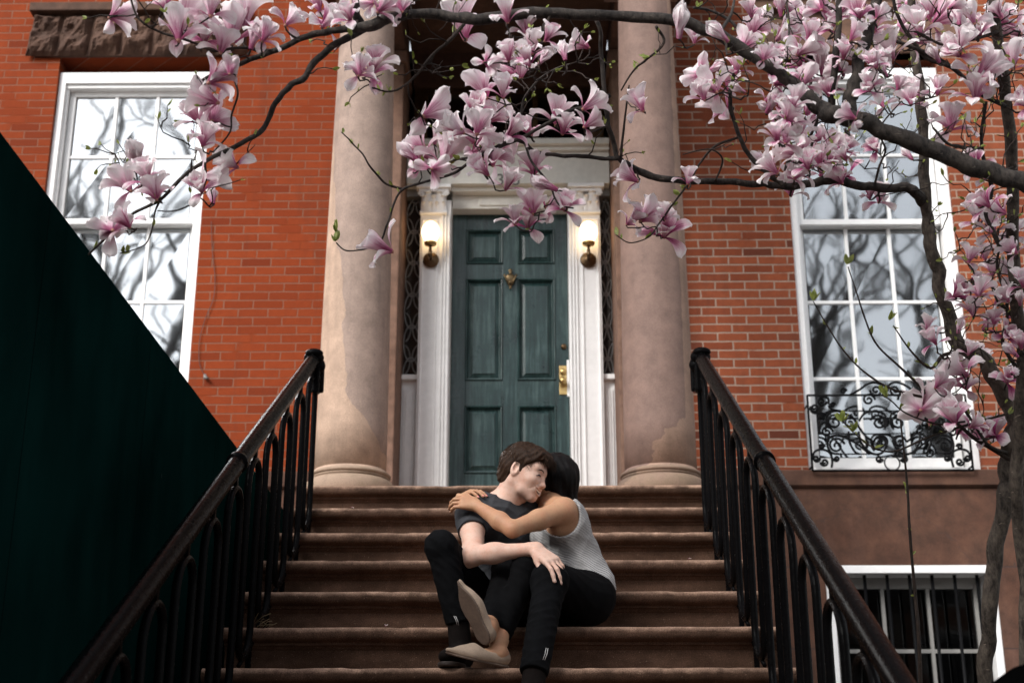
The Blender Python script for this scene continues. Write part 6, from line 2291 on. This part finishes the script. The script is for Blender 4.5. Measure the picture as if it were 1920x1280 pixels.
# pointed beige flats
def flat(heel, d, u, s, Fm, L):
    it = [(ell(heel + d * .040 + u * .022, (.043, .033, .032), Fm), .015), (ell(heel + d * L * .60 + u * .012, (L * .31, .043, .031), Fm), .03), (cap(heel + d * L * .62 + u * .012, heel + d * (L + .012) + u * .008, .027, .007), .02),
          (cap(heel + d * .04 + u * .018, heel + d * L * .6 + u * .018, .030, .032), .02)]
    it.append((ell(heel + d * L * .36 + u * .064, (L * .26, .034, .042), Fm), .006, 'cut'))
    it.append(((lambda p: (heel - p) @ u - .001), .002, 'int'))
    c = heel + d * L / 2
    o = sdf_obj('shoe', it, c - .18, c + .18, .0036, M['shoe_w'], wom, 1)
    it2 = [(ell(heel + d * .040, (.044, .0325, .06), Fm), .015), (ell(heel + d * L * .62, (L * .29, .039, .06), Fm), .03), (cap(heel + d * L * .7, heel + d * (L + .012), .026, .006), .02), (cap(heel + d * .04, heel + d * L * .6, .027, .031), .02),
           ((lambda p: (p - heel) @ u - .0005), .0015, 'int'), ((lambda p: (heel - p) @ u - .008), .0015, 'int')]
    sdf_obj('sole', it2, c - .18, c + .18, .0036, M['sole_w'], o, 0)
flat(hlL, dL, uL, sL, FLt, LF)
flat(hlR, dR, upR, sR, FRt, LF)
# straight black bob
def hair_w(p):
    q = (p - HWc) @ HWF.T / .88
    f, u, s = q[:, 0], q[:, 1], q[:, 2]
    d = ell(wp_(-.022, .038, 0), (.104, .093, .088), HWF)(p)
    A = wp_(-.045, .03, 0)
    for (x, y, D, r) in ((1066, 946, 5.76, .040), (1058, 958, 5.84, .042), (1040, 956, 5.87, .040)):
        d = smin(d, cap(A, J(x, y, D), .082, r)(p), .04)
    d = smin(d, cap(wp_(.015, .075, .05), wp_(.012, -.075, .085), .030, .020)(p), .02)
    d = smin(d, cap(wp_(.015, .075, -.05), wp_(.012, -.075, -.085), .030, .020)(p), .02)
    d = d - .0022 * np.sin(s * 130 + 3 * np.sin(f * 25)) - .0015 * np.sin(f * 190 + s * 70 + 2 * np.sin(u * 20))
    cut = ell(wp_(.085, -.025, 0), (.075, .095, .052), HWF)(p)
    return smax(d, -cut, .01)
ho = sdf_obj('hair', hair_w, HWc - np.array([.2, .2, .22]), HWc + np.array([.22, .25, .19]), .004, M['hair_w'], wom, 0)
mb = MB(); rn = random.Random(9)
for _ in range(700):
    th = rn.uniform(0, 6.283); ph = rn.uniform(.2, 1.5)
    p = Vector(wp_(-.022 + .104 * math.cos(th) * math.cos(ph), .038 + .094 * math.sin(ph), .088 * math.sin(th) * math.cos(ph)))
    side = (p - Vector(HWc)); side.z = 0
    pts = [p]
    n_ = 8
    Ls = rn.uniform(.04, .075)
    d = side.normalized() * .8 + Vector((.15, 0, -.2))
    c = Vector(HWc)
    for i in range(n_):
        o_ = pts[-1] - c
        d = (d + Vector((rn.uniform(-.08, .08) + .03, rn.uniform(-.08, .08), -.42))).normalized()
        q = pts[-1] + d * Ls / n_
        r_ = (q - c); rad = .099
        if r_.length < rad: q = c + r_.normalized() * rad
        pts.append(q)
    if pts[-1].x < Vector(HWc).x - .05: continue
    mb.tube(pts, [.0012 * (1 - .75 * (i / n_) ** 2) for i in range(n_ + 1)], 4, caps=False)
mb.build('strands', M['hair_w'], ho)
M['nail_w'] = m_plain('pale_nail', (.55, .30, .22), .3, .05)
M['nail_m'] = m_plain('bare_nail', (.60, .40, .33), .35, .05)
nails(tips_m[:4], M['nail_m'], man)
nails(TIPS[4:8], M['nail_w'], wom)
nails(TIPS[8:12], M['nail'], wom)
